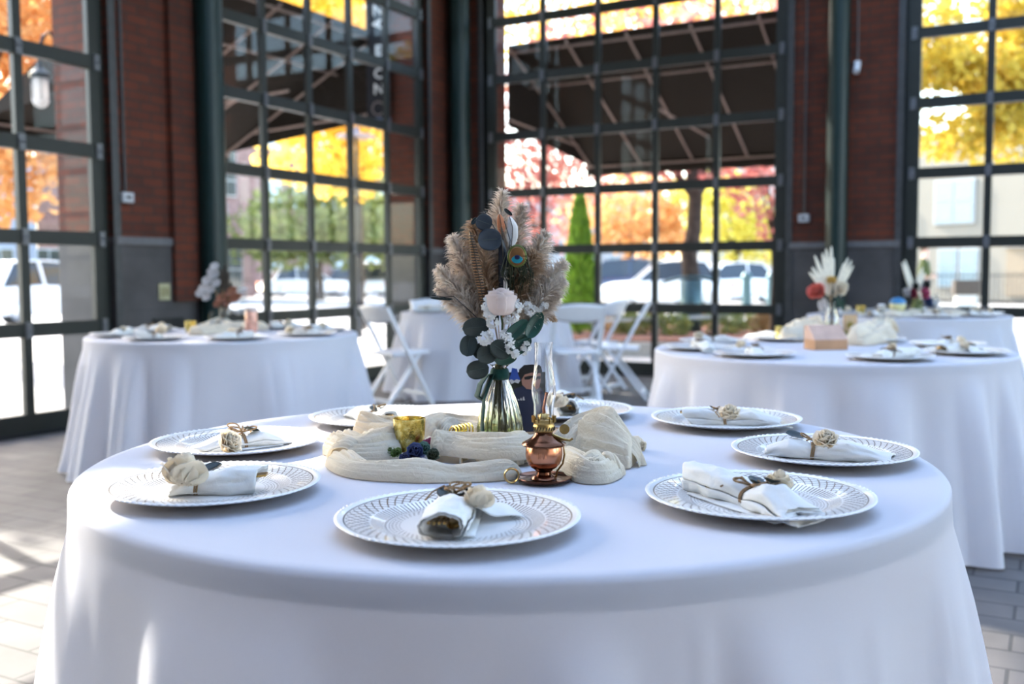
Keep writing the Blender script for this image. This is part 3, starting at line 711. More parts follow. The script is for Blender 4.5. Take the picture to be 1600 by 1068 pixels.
building('pinkish brick building with tall dark windows seen left of the corner', pa, pb, 9.5, 10, M_pinkbrick,
         [(1.2, 2.4, 3.2, 4.6), (.4, 1.1, .6, 2.2), (1.9, 3.4, .3, 2.5), (1.6, 3.1, 4.9, 7.2), (.2, 1.2, 5.2, 7.2)], M_wdark)
pa, pb = gx(398, 62), gx(640, 74)
building('long brick building with blue-white windows beyond the parked sedan', pa, pb, 13, 8, M_pinkbrick,
         [(x, x + 1.4, z, z + 2.0) for x in (.8, 3.2, 5.6, 8.0, 10.4) for z in (5.4, 9.0)] + [(x, x + 1.8, .4, 2.6) for x in (.6, 3.6, 6.6, 9.6)], mat('pale_sky_glass', (.55, .66, .70), .15, 0, .6))
pa, pb = gx(-240, 40), gx(60, 46)
building('grey-blue building front far left beyond the leftmost door', pa, pb, 6.5, 8, mat('blue_grey_render', (.30, .32, .36), .9),
         [(x, x + 1.2, .5, 2.4) for x in (1, 3.2, 5.4, 7.6)], M_wdark)
pa, pb = gx(740, 78), gx(1010, 76)
building('pale low building beyond the pink-red tree', pa, pb, 7.5, 8, mat('pale_grey_render', (.36, .36, .36), .9), [(x, x + 1.3, z, z + 1.5) for x in (1.5, 4.5, 7.5, 10.5) for z in (1, 4.2)], M_wg)
pa, pb = gx(1090, 70), gx(1330, 62)
building('pale stone building behind the thin sapling', pa, pb, 11, 8, mat('pale_stone', (.42, .41, .39), .9), [(x, x + 1.1, z, z + 1.7) for x in (1.5, 4.2, 6.9, 9.4) for z in (1, 4.4, 7.8)], M_wg)
pa, pb = gx(1395, 40), gx(1720, 34)
bb = building('cream stucco building with tall pale windows beyond the rightmost door', pa, pb, 6.4, 9, M_cream,
         [(1.9, 2.7, .5, 2.0), (2.75, 3.5, .5, 2.0), (1.7, 3.3, 2.9, 4.6), (.15, .6, 2.9, 3.7), (5.5, 6.4, 3.4, 4.4)], mat('pale_blue_glass', (.20, .27, .30), .15, 0, .6), mat('white_trim', (.34, .34, .33), .6))
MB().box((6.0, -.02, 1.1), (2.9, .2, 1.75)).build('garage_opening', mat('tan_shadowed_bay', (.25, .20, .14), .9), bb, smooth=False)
MB().box((6.0, -.12, 2.06), (3.1, .24, .16)).build('lintel', MATS['white_trim'], bb, smooth=False)
q = thing('iron_fence', 'black iron picket fence in front of the cream building', 'fence', gx(1462, 33), R(-22))
mf = MATS['black_iron']
MB().bar((0, 0, .98), (5.6, 0, .98), .03).build('top_rail', mf, q); MB().bar((0, 0, .15), (5.6, 0, .15), .03).build('bottom_rail', mf, q)
p0 = MB().tube([(0, 0, 0), (0, 0, 1.1)], .015, 5).build('picket', mf, q)
for k in range(1, 44):
    o = p0.copy(); COL.objects.link(o); o.parent = q; o.location.x = k * .13
q = thing('utility_box', 'brown utility cabinet by the iron fence', 'cabinet', gx(1510, 31), R(-10))
MB().box((0, 0, .62), (.75, .4, .46)).build('cabinet', mat('brown_enamel', (.04, .027, .018), .5), q); MB().box((0, 0, .2), (.6, .3, .4)).build('plinth', MATS['pale_grey_metal'], q)
q = thing('street_lamp', 'dark street lamp with a flat disc shade before the yellow leaves', 'street lamp', gx(560, 17.5))
zz = at(557, 212, 17.5).z
MB().tube([(0, 0, 0), (0, 0, zz + .05)], [.06, .03], 10).build('post', MATS['black_iron'], q)
MB().lathe([(.34, zz - .03), (.33, zz), (.06, zz + .06), (.05, zz + .14)], 24).build('shade', mat('grey_pink_shade', (.35, .30, .30), .5), q)
q = thing('bollard', 'teal ribbed street bollard beyond the planting bed', 'bollard', gx(1167, 28))
MB().lathe([(.16, 0), (.14, .1), (.12, .9), (.16, 1.0), (.10, 1.12)], 16).build('post', M_teal, q)
dup(q, gx(1206, 30), 0, 'teal street bollard, the right one of the two by the sapling')

# ------------------------------------------------------------------ the person outside
def skinned(name, joints, edges, material, parent, root=0, sub=2):
    me = bpy.data.meshes.new(name); me.from_pydata([j[0] for j in joints], edges, []); o = bpy.data.objects.new(name, me); COL.objects.link(o)
    if parent: o.parent = parent
    sk = o.modifiers.new('skin', 'SKIN'); sk.use_smooth_shade = True
    for i, j in enumerate(joints):
        r_ = j[1] if hasattr(j[1], '__len__') else (j[1], j[1]); me.skin_vertices[0].data[i].radius = r_
    me.skin_vertices[0].data[root].use_root = True
    sb = o.modifiers.new('sub', 'SUBSURF'); sb.levels = sub; sb.render_levels = sub
    me.materials.append(material); return o
q = thing('person', 'person in an olive green jacket standing outside the rightmost door', 'person', gx(1444, 24.5), R(-120))
M_skin = mat('light_skin', (.55, .34, .26), .55)
skinned('body', [((0, 0, .95), .13), ((0, 0, 1.2), .13), ((0, 0, 1.42), .09), ((0, .01, 1.50), .055), ((0, .03, 1.62), .085), ((0, .02, 1.70), .075),
  ((-.09, 0, .88), .095), ((-.10, .02, .5), .06), ((-.10, -.02, .08), .045), ((-.10, .12, .04), .04), ((.09, 0, .88), .095), ((.10, .03, .5), .06), ((.10, 0, .08), .045), ((.10, .14, .04), .04),
  ((-.19, 0, 1.38), .055), ((-.25, .02, 1.12), .042), ((-.20, .18, 1.0), .034), ((.19, 0, 1.38), .055), ((.25, .02, 1.12), .042), ((.20, .18, 1.0), .034), ((-.18, .27, .98), .028), ((.18, .27, .98), .028)],
  [(0, 1), (1, 2), (2, 3), (3, 4), (4, 5), (0, 6), (6, 7), (7, 8), (8, 9), (0, 10), (10, 11), (11, 12), (12, 13), (2, 14), (14, 15), (15, 16), (2, 17), (17, 18), (18, 19), (16, 20), (19, 21)], M_skin, q)
skinned('jacket', [((0, 0, .90), .175), ((0, 0, 1.15), .165), ((0, 0, 1.38), .135), ((0, .01, 1.46), .07), ((-.20, 0, 1.385), .075), ((-.26, .02, 1.12), .06), ((-.21, .17, 1.01), .048), ((.20, 0, 1.385), .075), ((.26, .02, 1.12), .06), ((.21, .17, 1.01), .048)],
  [(0, 1), (1, 2), (2, 3), (2, 4), (4, 5), (5, 6), (2, 7), (7, 8), (8, 9)], mat('olive_jacket', (.05, .065, .012), .8), q)
skinned('trousers', [((0, 0, .90), .15), ((-.10, 0, .82), .11), ((-.10, .02, .5), .08), ((-.10, -.02, .10), .065), ((.10, 0, .82), .11), ((.10, .03, .5), .08), ((.10, 0, .10), .065)],
  [(0, 1), (1, 2), (2, 3), (0, 4), (4, 5), (5, 6)], mat('dark_trousers', (.02, .022, .03), .8), q)
MB().blob((0, -.01, 1.70), (.10, .115, .10), 14, 10, .1, 1).build('hair', mat('brown_hair', (.06, .035, .02), .7), q)
# ------------------------------------------------------------------ charger plates
def charger_mat():
    m = bpy.data.materials.new('embossed_white_charger'); t = NT(m)
    t.b.inputs['Roughness'].default_value = .28; t.b.inputs['Coat Weight'].default_value = .4
    tc = t.n('TexCoord'); sx = t.n('SeparateXYZ'); t.l(tc.outputs['Object'], sx.inputs[0]); x, y, z = sx.outputs
    r = t.math('SQRT', t.math('ADD', t.math('MULTIPLY', x, x), t.math('MULTIPLY', y, y))); th = t.math('ARCTAN2', y, x)
    def band(a, b): return t.math('MULTIPLY', t.math('GREATER_THAN', r, a), t.math('LESS_THAN', r, b))
    def wave(q, k, ph=0): return t.math('SINE', t.math('ADD', t.math('MULTIPLY', q, k), ph))
    # scales: arcs that shift every other row
    row = t.math('FLOOR', t.math('MULTIPLY', r, 125.)); shift = t.math('MULTIPLY', t.math('MODULO', row, 2.), pi)
    fr = t.math('FRACT', t.math('MULTIPLY', r, 125.))
    arc = t.math('ABSOLUTE', t.math('SUBTRACT', fr, t.math('ADD', .5, t.math('MULTIPLY', t.math('COSINE', t.math('ADD', t.math('MULTIPLY', th, 56.), shift)), .38))))
    sc = t.math('MULTIPLY', t.math('LESS_THAN', arc, .17), band(.119, .1505))
    ribs = t.math('MULTIPLY', t.math('GREATER_THAN', wave(th, 110.), .35), band(.1005, .117))
    dots = t.math('MULTIPLY', t.math('GREATER_THAN', wave(th, 120.), -.1), band(.0965, .0995))
    ring = t.math('MULTIPLY', band(.1518, .1540), 1.25); ring2 = t.math('MULTIPLY', band(.0925, .0933), 1.)
    arc2 = t.math('MULTIPLY', t.math('GREATER_THAN', t.math('MULTIPLY', wave(th, 62.), wave(r, 620.)), .45), band(.078, .091))
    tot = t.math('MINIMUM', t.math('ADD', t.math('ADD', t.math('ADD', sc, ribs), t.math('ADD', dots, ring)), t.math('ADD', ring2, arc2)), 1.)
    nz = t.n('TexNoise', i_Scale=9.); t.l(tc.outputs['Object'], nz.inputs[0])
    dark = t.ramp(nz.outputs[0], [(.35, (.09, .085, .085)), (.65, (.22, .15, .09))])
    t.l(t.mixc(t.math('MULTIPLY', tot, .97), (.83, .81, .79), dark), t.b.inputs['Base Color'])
    t.bump(t.math('SUBTRACT', 1., tot), .5, .0012); return m
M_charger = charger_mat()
def charger():
    mb = MB(); N = 264
    prof = [(.001, .002), (.085, .002), (.100, .0045), (.155, .0155), (.1615, .0175), (.1648, .0192), (.1642, .0207), (.1615, .0212), (.1585, .0205), (.1570, .0192),
            (.150, .0182), (.135, .0165), (.121, .0148), (.116, .0128), (.104, .0085), (.099, .0068), (.093, .0064), (.05, .006), (.001, .006)]
    def mod(r, z, th):
        return r + (.0011 * cos(88 * th) if .158 < r else 0)
    mb.lathe(prof, N, mod=mod, caps=False)
    for i, v in enumerate(mb.v):
        rr = sqrt(v.x * v.x + v.y * v.y)
        if rr > .1575 and v.z > .019: v.z += .0009 * cos(88 * math.atan2(v.y, v.x))
    return mb.build('charger_plate', M_charger, sharp=60)
M_nap = cloth('white_napkin_linen', (.84, .83, .80), .2, 500, .5, wr=28.)
M_twine = mat('brown_jute_twine', (.30, .19, .10), .9, 0, .2, .35, 400, .6)
M_gold = mat('brushed_gold', (.60, .37, .10), .22, 1., .5, .08)
M_eucal = mat('dark_eucalyptus_leaf', (.016, .028, .027), .42, 0, .5, .3, 40, .3)
M_cream = cloth('cream_sola_petal', (.90, .82, .68), .4, 120, .4)
def rosette(mb, c, r, up=(0, 0, 1), n=16, seed=0, tilt=1.):
    """a spiral of cupped petals"""
    rs = random.Random(seed); c = Vector(c); Q = Vector(up).normalized().to_track_quat('Z', 'Y').to_matrix()
    for i in range(n):
        f = (i + .5) / n; a = i * 2.4; rad = r * (.08 + .46 * f); hgt = r * (1.45 - .35 * f); w_ = r * (.45 + .45 * f); op = (.02 + .55 * f * f) * tilt
        def fn(u, v):
            s = (u - .5) * 2; cup = (1 - s * s)
            x = s * w_ * (.35 + .65 * sin(pi * min(1, .15 + .75 * v)))
            out = rad * (.45 + .55 * v) + hgt * v * op - .18 * r * s * s * (1 - .4 * f) + .05 * r * sin(5 * s + i)
            z = hgt * v * (1 - .35 * op) * (1 - .22 * s * s) - .12 * r * max(0, v - .8) * 5 * op
            p = Vector((cos(a) * out - sin(a) * x, sin(a) * out + cos(a) * x, z)); return c + Q @ p
        mb.grid(fn, 7, 6)
def leaf_disc(mb, c, u, v, cup=.12, n=14, tip=0., fold=.15):
    """a rounded leaf: u = half length vector, v = half width vector"""
    c, u, v = Vector(c), Vector(u), Vector(v); nn = u.cross(v).normalized() * u.length
    def fn(a, b):
        s = (b - .5) * 2; q = (a - .5) * 2; wdt = sqrt(max(0, 1 - abs(q) ** (2.2 - tip))) * (1 - tip * .25 * q)
        return c + u * q + v * s * wdt + nn * (cup * (q * q + s * s * wdt * wdt * .8) - fold * abs(s) * wdt * -.6)
    mb.grid(fn, n, 8)
def bow(mb, c, n=3, size=.02, seed=0, tails=True):
    rs = random.Random(seed); c = Vector(c)
    for k in range(n):
        a = rs.uniform(0, 6.28) if k > 1 else (.5 + k * 2.6); s = size * rs.uniform(.8, 1.3); up = rs.uniform(.2, .7)
        pts = []
        for i in range(13):
            tt = 2 * pi * i / 12; l = sin(tt / 2) ** .8; x = s * l * 1.3; y = s * .55 * sin(tt)
            pts.append(c + Vector((cos(a) * x - sin(a) * y, sin(a) * x + cos(a) * y, up * x + .002)))
        mb.tube(pts, .0016, 6, caps=False)
    if tails:
        for k in range(2):
            a = rs.uniform(0, 6.28); s = size * 1.6
            mb.tube([c, c + Vector((cos(a) * s * .5, sin(a) * s * .5, s * .35)), c + Vector((cos(a) * s, sin(a) * s, s * .1)), c + Vector((cos(a + .4) * s * 1.4, sin(a + .4) * s * 1.4, -s * .15))], .0014, 6)
def bundle(label, loc, rz, La=.11, Lb=.11, fl=(-.02, .02, .02), fr=.022, fup=(0, -.4, 1), seed=0, flat=.72, wide=.030, cut=True, lf=((.015, .012),), bows=2, tie=0., open_a=1., flower=True):
    q = thing('napkin_bundle', label, 'napkin', loc, rz, 'tied napkin bundles on the charger plates'); rs = random.Random(seed); off = rs.uniform(0, 50)
    mb = MB(); nu, nv = 44, 36
    def sec(x):
        d = abs(x - tie); w_ = .0155 + (wide - .0155) * (1 - exp(-(d / .028) ** 1.3)); h = .0125 + (wide * flat - .0125) * (1 - exp(-(d / .03) ** 1.3)); f_ = min(1, (x + La) / (La * .55)); h *= .38 + .62 * f_ if True else 1
        if not cut: h *= .38 + .62 * min(1, (Lb - x) / (Lb * .55))
        return w_, h
    def outer(u, v, inset=1.):
        x = -La + (La + Lb) * u; w_, h = sec(x); a = 2 * pi * v; step = 1 + .16 * v
        nz = noise.noise(Vector((x * 26 + off, cos(a) * 1.6, sin(a) * 1.6))) * .26 + noise.noise(Vector((x * 70 + off, cos(a) * 4, sin(a) * 4))) * .10
        rr = (1 + nz) * step * inset; skew = (.012 * sin(a) if u > .97 or u < .03 else 0)
        return Vector((x + skew + .006 * cos(a * 2 + off) * (abs(u - .5) * 2) ** 6, w_ * cos(a) * rr, max(.0006, h * .92 + h * sin(a) * rr)))
    mb.grid(lambda u, v: outer(u, v), nu, nv)
    mb.grid(lambda u, v: outer(1 - .18 * u, v, .86 - .22 * u) if cut else outer(1 - .06 * u, v, 1 - .9 * u), 5, nv)
    mb.grid(lambda u, v: outer(.06 * u, v, 1 - .9 * u), 4, nv)
    mb.grid(lambda u, v: Vector(((-La + .012) + (La + Lb - .03) * u, (v - .35) * wide * 2.1, .0022 + .006 * noise.noise(Vector((u * 5 + off, v * 4, 1))) ** 2 + .002 * (1 - v))), 20, 8)
    mb.build('napkin', M_nap, q, solid=.0012, sharp=70)
    if cut:
        x0 = Lb - .03; h = sec(Lb)[1]
        for k, (dy, dz) in enumerate(((-.006, .004), (.010, 0))):
            mb = MB()
            if k == 0:
                for j in range(4): mb.bar((x0, dy - .0085 + .0057 * j, h + dz), (Lb + .016, dy - .0098 + .0066 * j, h + dz + .004), .0028, .0022)
                mb.grid(lambda u, v: (x0 - .03 + .035 * u, dy + (v - .5) * (.006 + .018 * u), h + dz - .001), 6, 4)
                mb.build('fork', M_gold, q, solid=.0012)
            else:
                def fn(u, v): a = 2 * pi * v; k_ = .5 + .5 * sin(pi * min(1, u * 1.0)) ** .5; return Vector((x0 - .03 + (.046) * u, dy + .0095 * cos(a) * k_, h * .75 + .0045 * sin(a) * k_))
                mb.grid(fn, 12, 14, wrap=True); mb.build('spoon', M_gold, q)
    mb = MB()
    for k in range(2):
        w_, h = sec(tie); mb.tube([(tie + .0035 * (k - .5) + .001 * sin(3 * a), (w_ * 1.2 + .001) * cos(a), max(.001, h * .92 + (h * 1.28 + .001) * sin(a))) for a in [i * pi / 10 for i in range(21)]], .0015, 6, caps=False)
    bow(mb, (tie, 0, sec(tie)[1] * 2.2 + .002), bows, .02, seed + 5); mb.build('twine', M_twine, q)
    for i, (lx, ly) in enumerate(lf):
        mb = MB(); a = rs.uniform(-.6, .6) + (pi if i % 2 else 0); z = sec(tie + lx)[1] * 2 + .003
        leaf_disc(mb, (tie + lx, ly, z), (cos(a) * .0165, sin(a) * .0165, .004), (-sin(a) * .012, cos(a) * .012, .003 * (-1) ** i), .15, fold=.25)
        mb.build('eucalyptus_leaf', M_eucal, q, solid=.0006)
    if flower:
        mb = MB(); rosette(mb, fl, fr, fup, 24, seed); mb.build('cream_flower', M_cream, q, solid=.0005, sharp=70)
        MB().tube([(tie, 0, sec(tie)[1] * 1.9), Vector((tie, 0, sec(tie)[1] * 2)).lerp(Vector(fl), .6) + Vector((0, 0, .002)), Vector(fl) + Vector((0, 0, .001))], .0022, 6).build('flower_stem', mat('dry_stem', (.28, .2, .12), .8), q)
    return q
P0 = charger()
PLZ = TZ + .0063
PL = [((716, 803), 'white embossed charger plate nearest the camera, at the front of the table'),
      ((1185, 769), 'white embossed charger plate at right front, under the napkin with the twine bow'),
      ((1286, 700), 'white embossed charger plate at the far right edge of the nearest table'),
      ((1134, 651), 'white embossed charger plate at the back right of the nearest table'),
      ((882, 637), 'white embossed charger plate behind the glass lamp chimney'),
      ((597, 648), 'white embossed charger plate at back left, behind the gold votive'),
      ((372, 686), 'white embossed charger plate at left with its napkin flower lying left'),
      ((334, 752), 'sunlit white embossed charger plate at the left front edge')]
PP = []
for i, ((px, py), lab) in enumerate(PL):
    p = onz(px, py, TZ + .019); p.z = TZ; PP.append(p)
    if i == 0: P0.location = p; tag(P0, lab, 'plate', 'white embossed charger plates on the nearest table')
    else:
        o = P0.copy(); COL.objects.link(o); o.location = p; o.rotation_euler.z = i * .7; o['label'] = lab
def rel(px, py, z, root, rz):
    p = onz(px, py, z) - Vector((root[0], root[1], 0)); c, s = cos(-rz), sin(-rz); return (p.x * c - p.y * s, p.x * s + p.y * c, p.z - root[2])
def pb(px, py): return onz(px, py, PLZ)
# P1: the open end points at the viewer, a second corner of the napkin spread to the right
def nb(i, tie_px, end_px, other_px, flower_px, **k):
    """tie, open end and other end read off the photo on the plate surface"""
    t_, e_, o_ = [onz(*p, PLZ + .012) for p in (tie_px, end_px, other_px)]
    d = e_ - t_; rz = math.atan2(d.y, d.x); Lb = d.xy.length; La = (o_ - t_).xy.length
    loc = Vector((t_.x, t_.y, PLZ)); f = None
    if flower_px: f = rel(*flower_px[:2], PLZ + flower_px[2], loc, rz)
    return bundle(loc=loc, rz=rz, La=La, Lb=Lb, **(dict(fl=f) if f else dict(flower=False)), **k)
n1 = nb(0, (712, 790), (692, 832), (760, 772), (745, 790, .028), label='tied white napkin on the front plate, open end toward the camera', fr=.021, fup=(-.6, .2, 1), seed=1, wide=.028, lf=((.004, .014), (.012, -.012), (-.01, .02)), bows=3)
MB().grid(lambda u, v: Vector((.035 - .075 * u + .01 * sin(4 * v), .018 + .080 * v * (1 - .35 * u) , .004 + .026 * (1 - v) * sin(pi * (.2 + .6 * u)) + .006 * sin(9 * v) * (1 - v))), 16, 14).build('napkin_corner', M_nap, n1, solid=.0014)
nb(1, (1173, 778), (1090, 752), (1300, 782), (1216, 762, .03), label='tied white napkin on the right front plate, twine bow and dark leaf on top', fr=.019, fup=(0, -.2, 1), seed=2, wide=.030, lf=((-.012, -.006), (-.03, -.012), (.008, -.016)), bows=3)
nb(2, (1271, 705), (1388, 712), (1200, 697), (1291, 694, .035), label='rolled white napkin on the far right plate with an upright cream flower', fr=.021, fup=(0, -.5, 1), seed=3, wide=.026, cut=False, lf=((.02, .012), (-.035, .01)), bows=2)
nb(3, (1132, 656), (1074, 655), (1212, 652), (1140, 652, .026), label='tied white napkin on the back right plate, gold handle showing at left', fr=.022, fup=(0, .3, 1), seed=4, wide=.028, lf=((.018, -.004),), bows=1)
nb(4, (884, 632), (888, 642), (872, 617), (872, 634, .036), label='tied white napkin behind the lamp chimney, gold cutlery end toward the camera', fr=.022, fup=(-.5, 0, 1), seed=5, wide=.026, lf=((.01, .0), (.016, .012), (.012, -.012)), bows=1)
nb(5, (586, 652), (606, 658), (508, 655), None, label='tied white napkin on the back left plate behind the gold votive', seed=6, wide=.027, lf=((.014, .004), (.02, -.008)), bows=1)
nb(6, (378, 690), (312, 698), (440, 692), (352, 695, .022), label='tied white napkin on the left plate, flower facing the camera, twine loops right', fr=.024, fup=(-.4, 1.0, .7), seed=7, wide=.024, cut=False, lf=((-.02, 0),), bows=4)
nb(7, (310, 758), (402, 756), (272, 764), (284, 755, .028), label='sunlit tied white napkin with a big cream flower on the left front plate', fr=.034, fup=(.1, .5, 1), seed=8, wide=.029, lf=((.018, .014),), bows=0)

# ------------------------------------------------------------------ cheesecloth runner
M_gauze = cloth('cream_cheesecloth', (.95, .87, .73), .45, 900, .7, wr=90.)
def heap(mb, pts, w_, h, pleats=7, seed=0, nu=100, nv=84, base=0.):
    pts = [Vector(p) for p in pts]; rs = random.Random(seed); off = rs.uniform(0, 90); n = len(pts) - 1; plen = (pts[-1] - pts[0]).length
    def path(u):
        x = u * n; i = min(n - 1, int(x)); f = x - i; p0, p1, p2, p3 = pts[max(0, i - 1)], pts[i], pts[i + 1], pts[min(n, i + 2)]
        return .5 * ((2 * p1) + (p2 - p0) * f + (2 * p0 - 5 * p1 + 4 * p2 - p3) * f * f + (3 * p1 - p0 - 3 * p2 + p3) * f ** 3)
    def fn(u, v):
        p = path(u); q = path(min(1, u + .01)) - path(max(0, u - .01)); t = q.normalized(); s = Vector((-t.y, t.x, 0)).normalized()
        e = min(1, min(u, 1 - u) / .10); e = sqrt(max(0, 1 - (1 - e) ** 2)); ww = (w_(u) if callable(w_) else w_) * (.25 + .75 * e); hh = (h(u) if callable(h) else h) * e
        a = pi * v; big = noise.noise(Vector((u * 14 * plen + off, v * 1.5, 0))); fo = noise.noise(Vector((u * 8 * plen + off, v * pleats, 3.))) ; f2 = noise.noise(Vector((u * 12 * plen + off, v * pleats * 3, 7.)))
        f3 = noise.noise(Vector((u * 9 * plen, v * pleats * 5 + 2 * fo, off)))
        r1 = 1 - 2.2 * abs(noise.noise(Vector((u * 5 * plen + off, v * pleats * 1.3 + .6 * big, 11.)))) ; r2 = 1 - 2.2 * abs(noise.noise(Vector((u * 10 * plen, v * pleats * 3.2 + fo, off))))
        rr = .80 + .36 * big + .24 * fo + .20 * r1 + .12 * r2 + .05 * f3
        return p + s * (-cos(a)) * ww * .5 * (1 + .25 * big) + Vector((0, 0, max(.0, base * e + hh * (sin(a) ** .8) * rr)))
    mb.grid(fn, nu, nv)
def gp(px, py, z=0): p = onz(px, py, TZ + z); p.z = TZ + .0005; return p
mb = MB()
heap(mb, [gp(527, 722), gp(565, 742), gp(650, 748), (gp(730, 748)), gp(812, 742)], .062, .026, 6, 1, 110)
heap(mb, [gp(532, 706), gp(570, 716), gp(618, 712)], .085, .044, 7, 2)
heap(mb, [gp(562, 690), gp(588, 692), gp(628, 697)], .06, .056, 5, 3)
heap(mb, [gp(655, 686), gp(690, 678), gp(730, 680), gp(765, 690)], .055, .040, 6, 4)
heap(mb, [gp(672, 716), gp(705, 716), gp(750, 722), gp(800, 724), gp(830, 716)], .075, .036, 8, 5, 90, base=.012)
heap(mb, [gp(878, 722), gp(912, 716), gp(955, 722), gp(992, 724)], .105, lambda u: .038 + .036 * sin(pi * u), 9, 6, 90)
heap(mb, [gp(872, 726), gp(900, 740), gp(928, 752), gp(952, 742)], .060, .034, 7, 7)
heap(mb, [gp(930, 702), gp(965, 700), gp(1000, 704)], .05, .026, 6, 8)
heap(mb, [gp(810, 724), gp(850, 716), gp(885, 710)], .06, .022, 6, 9, base=.01)
def curl(mb, p, r_, L_, rz, seed, open_=1.15):
    off = seed * 3.1; c_, s_ = cos(rz), sin(rz)
    def fn(u, v):
        a = pi * (-.1 + open_ * v); n1 = noise.noise(Vector((u * 2 + off, v * 3, 0))); n2 = noise.noise(Vector((u * 9 + off, v * 2, 4))); n3 = 1 - 2 * abs(noise.noise(Vector((u * 7 + off, v * 1.2, 9))))
        rr = r_ * (1 + .35 * n1 + .14 * n2 + .12 * n3) * (.8 + .3 * sin(pi * u)); x = (u - .5) * L_ * (1 + .2 * n1); y = -cos(a) * rr; z = sin(a) * rr * 1.05
        return Vector((p.x + c_ * x - s_ * y, p.y + s_ * x + c_ * y, p.z + max(0, z)))
    mb.grid(fn, 60, 30)
for (px, py, r_, L_, rz, sd) in ((545, 716, .030, .055, 1.2, 1), (585, 704, .034, .05, .5, 2), (592, 690, .030, .04, 1.6, 12), (700, 682, .032, .05, -.5, 3), (690, 706, .026, .06, .3, 4), (905, 716, .042, .06, .9, 5), (940, 716, .044, .06, -.4, 6), (972, 724, .036, .05, 1.3, 7), (925, 744, .030, .05, -.9, 8), (948, 740, .026, .04, .6, 9), (780, 724, .022, .08, .1, 10), (745, 722, .024, .05, 1.4, 11)):
    curl(mb, gp(px, py), r_, L_, rz, sd)
for v in mb.v: v.z = max(v.z, TZ + .001)
tag(mb.build('cheesecloth_runner', M_gauze, solid=.0012, sharp=75), 'bunched cream cheesecloth runner winding around the centrepiece', 'table runner')
q = thing('dried_rosebud', 'tiny cream dried rosebud at the right end of the cheesecloth', 'flower', gp(1003, 703))
mb = MB(); rosette(mb, (0, 0, .004), .012, (-.4, -.6, .6), 9, 3); mb.build('petals', M_cream, q, solid=.0004)
MB().tube([(-.012, .01, .003), (-.04, .022, .018), (-.07, .035, .026), (-.085, .04, .034)], [.0012, .002, .0035, .001], 6).build('twig', mat('black_twig', (.02, .022, .025), .6), q)

# ------------------------------------------------------------------ wood slice, bangle
M_bark = mat('rough_brown_bark', (.20, .12, .07), .95, 0, .2, .5, 60, 1.)
M_wood = mat('pale_slice_wood', (.48, .32, .20), .7, 0, .3, .2, 30, .3)
sl = onz(800, 690, TZ); q = thing('wood_slice', 'round bark-edged wood slice under the vase', 'wood slice', (sl.x, sl.y, TZ))
MB().lathe([(.001, .001), (.118, .001), (.118, .016), (.001, .0165)], 60, mod=lambda r, z, th: r * (1 + .05 * sin(2 * th + 1) + .02 * sin(5 * th))).build('wood_disc', M_wood, q)
MB().lathe([(.117, .0005), (.127, .003), (.129, .010), (.125, .0165), (.117, .017)], 120, caps=False, mod=lambda r, z, th: r * (1 + .05 * sin(2 * th + 1) + .02 * sin(5 * th) + .025 * noise.noise(Vector((cos(th) * 9, sin(th) * 9, z * 300))))).build('bark', M_bark, q)
SLZ = TZ + .0172
q = thing('gold_bangle', 'small gold coiled wire bangle leaning on the cheesecloth by the vase', 'bangle', gp(722, 695), R(25))
mb = MB(); 
for k in range(6):
    mb.tube([(.007 * k - .02 + .003 * sin(a), .020 * cos(a), .024 + .014 * sin(a) + .0008 * k) for a in [i * pi / 14 for i in range(29)]], .0017, 8, caps=False)
mb.build('coils', mat('polished_gold', (.75, .52, .08), .15, 1., .5, .05), q)

# ------------------------------------------------------------------ gold votive, wreath
vp = gp(640, 712)
q = thing('votive_holder', 'gold mercury-glass votive cup in a small wreath on the cheesecloth', 'candle holder', (vp.x, vp.y, TZ + .010))
def mercury():
    m = bpy.data.materials.new('gold_mercury_glass'); t = NT(m); c = t.coord(); vz = t.n('TexNoise', i_Scale=70., i_Detail=6., i_Roughness=.7); t.l(c, vz.inputs[0])
    n2 = t.n('TexNoise', i_Scale=320., i_Detail=2.); t.l(c, n2.inputs[0])
    t.l(t.ramp(vz.outputs[0], [(.30, (.20, .14, .02)), (.48, (.62, .45, .10)), (.62, (.82, .70, .30)), (.75, (.9, .88, .78))]), t.b.inputs['Base Color'])
    t.b.inputs['Metallic'].default_value = .85; t.b.inputs['Roughness'].default_value = .2; t.bump(n2.outputs[0], .5, .001); return m
M_merc = mercury()
MB().lathe([(.001, 0), (.024, 0), (.0265, .003), (.029, .03), (.031, .062), (.0295, .0625), (.0272, .03), (.0245, .006), (.001, .005)], 40, caps=False, mod=lambda r, z, th: r * (1 + .006 * noise.noise(Vector((cos(th) * 4, sin(th) * 4, z * 60))))).build('cup', M_merc, q)
MB().lathe([(.001, .006), (.024, .006), (.027, .036), (.001, .037)], 24, caps=False).build('candle', mat('white_wax', (.85, .82, .75), .5), q)
MB().tube([(0, 0, .036), (.001, 0, .046)], .0008, 5).build('wick', MATS['black_twig'], q)
wr = thing('succulent_wreath', 'small wreath of navy and green artificial succulents around the gold votive', 'wreath', (vp.x, vp.y, TZ + .008))
rs = random.Random(2)
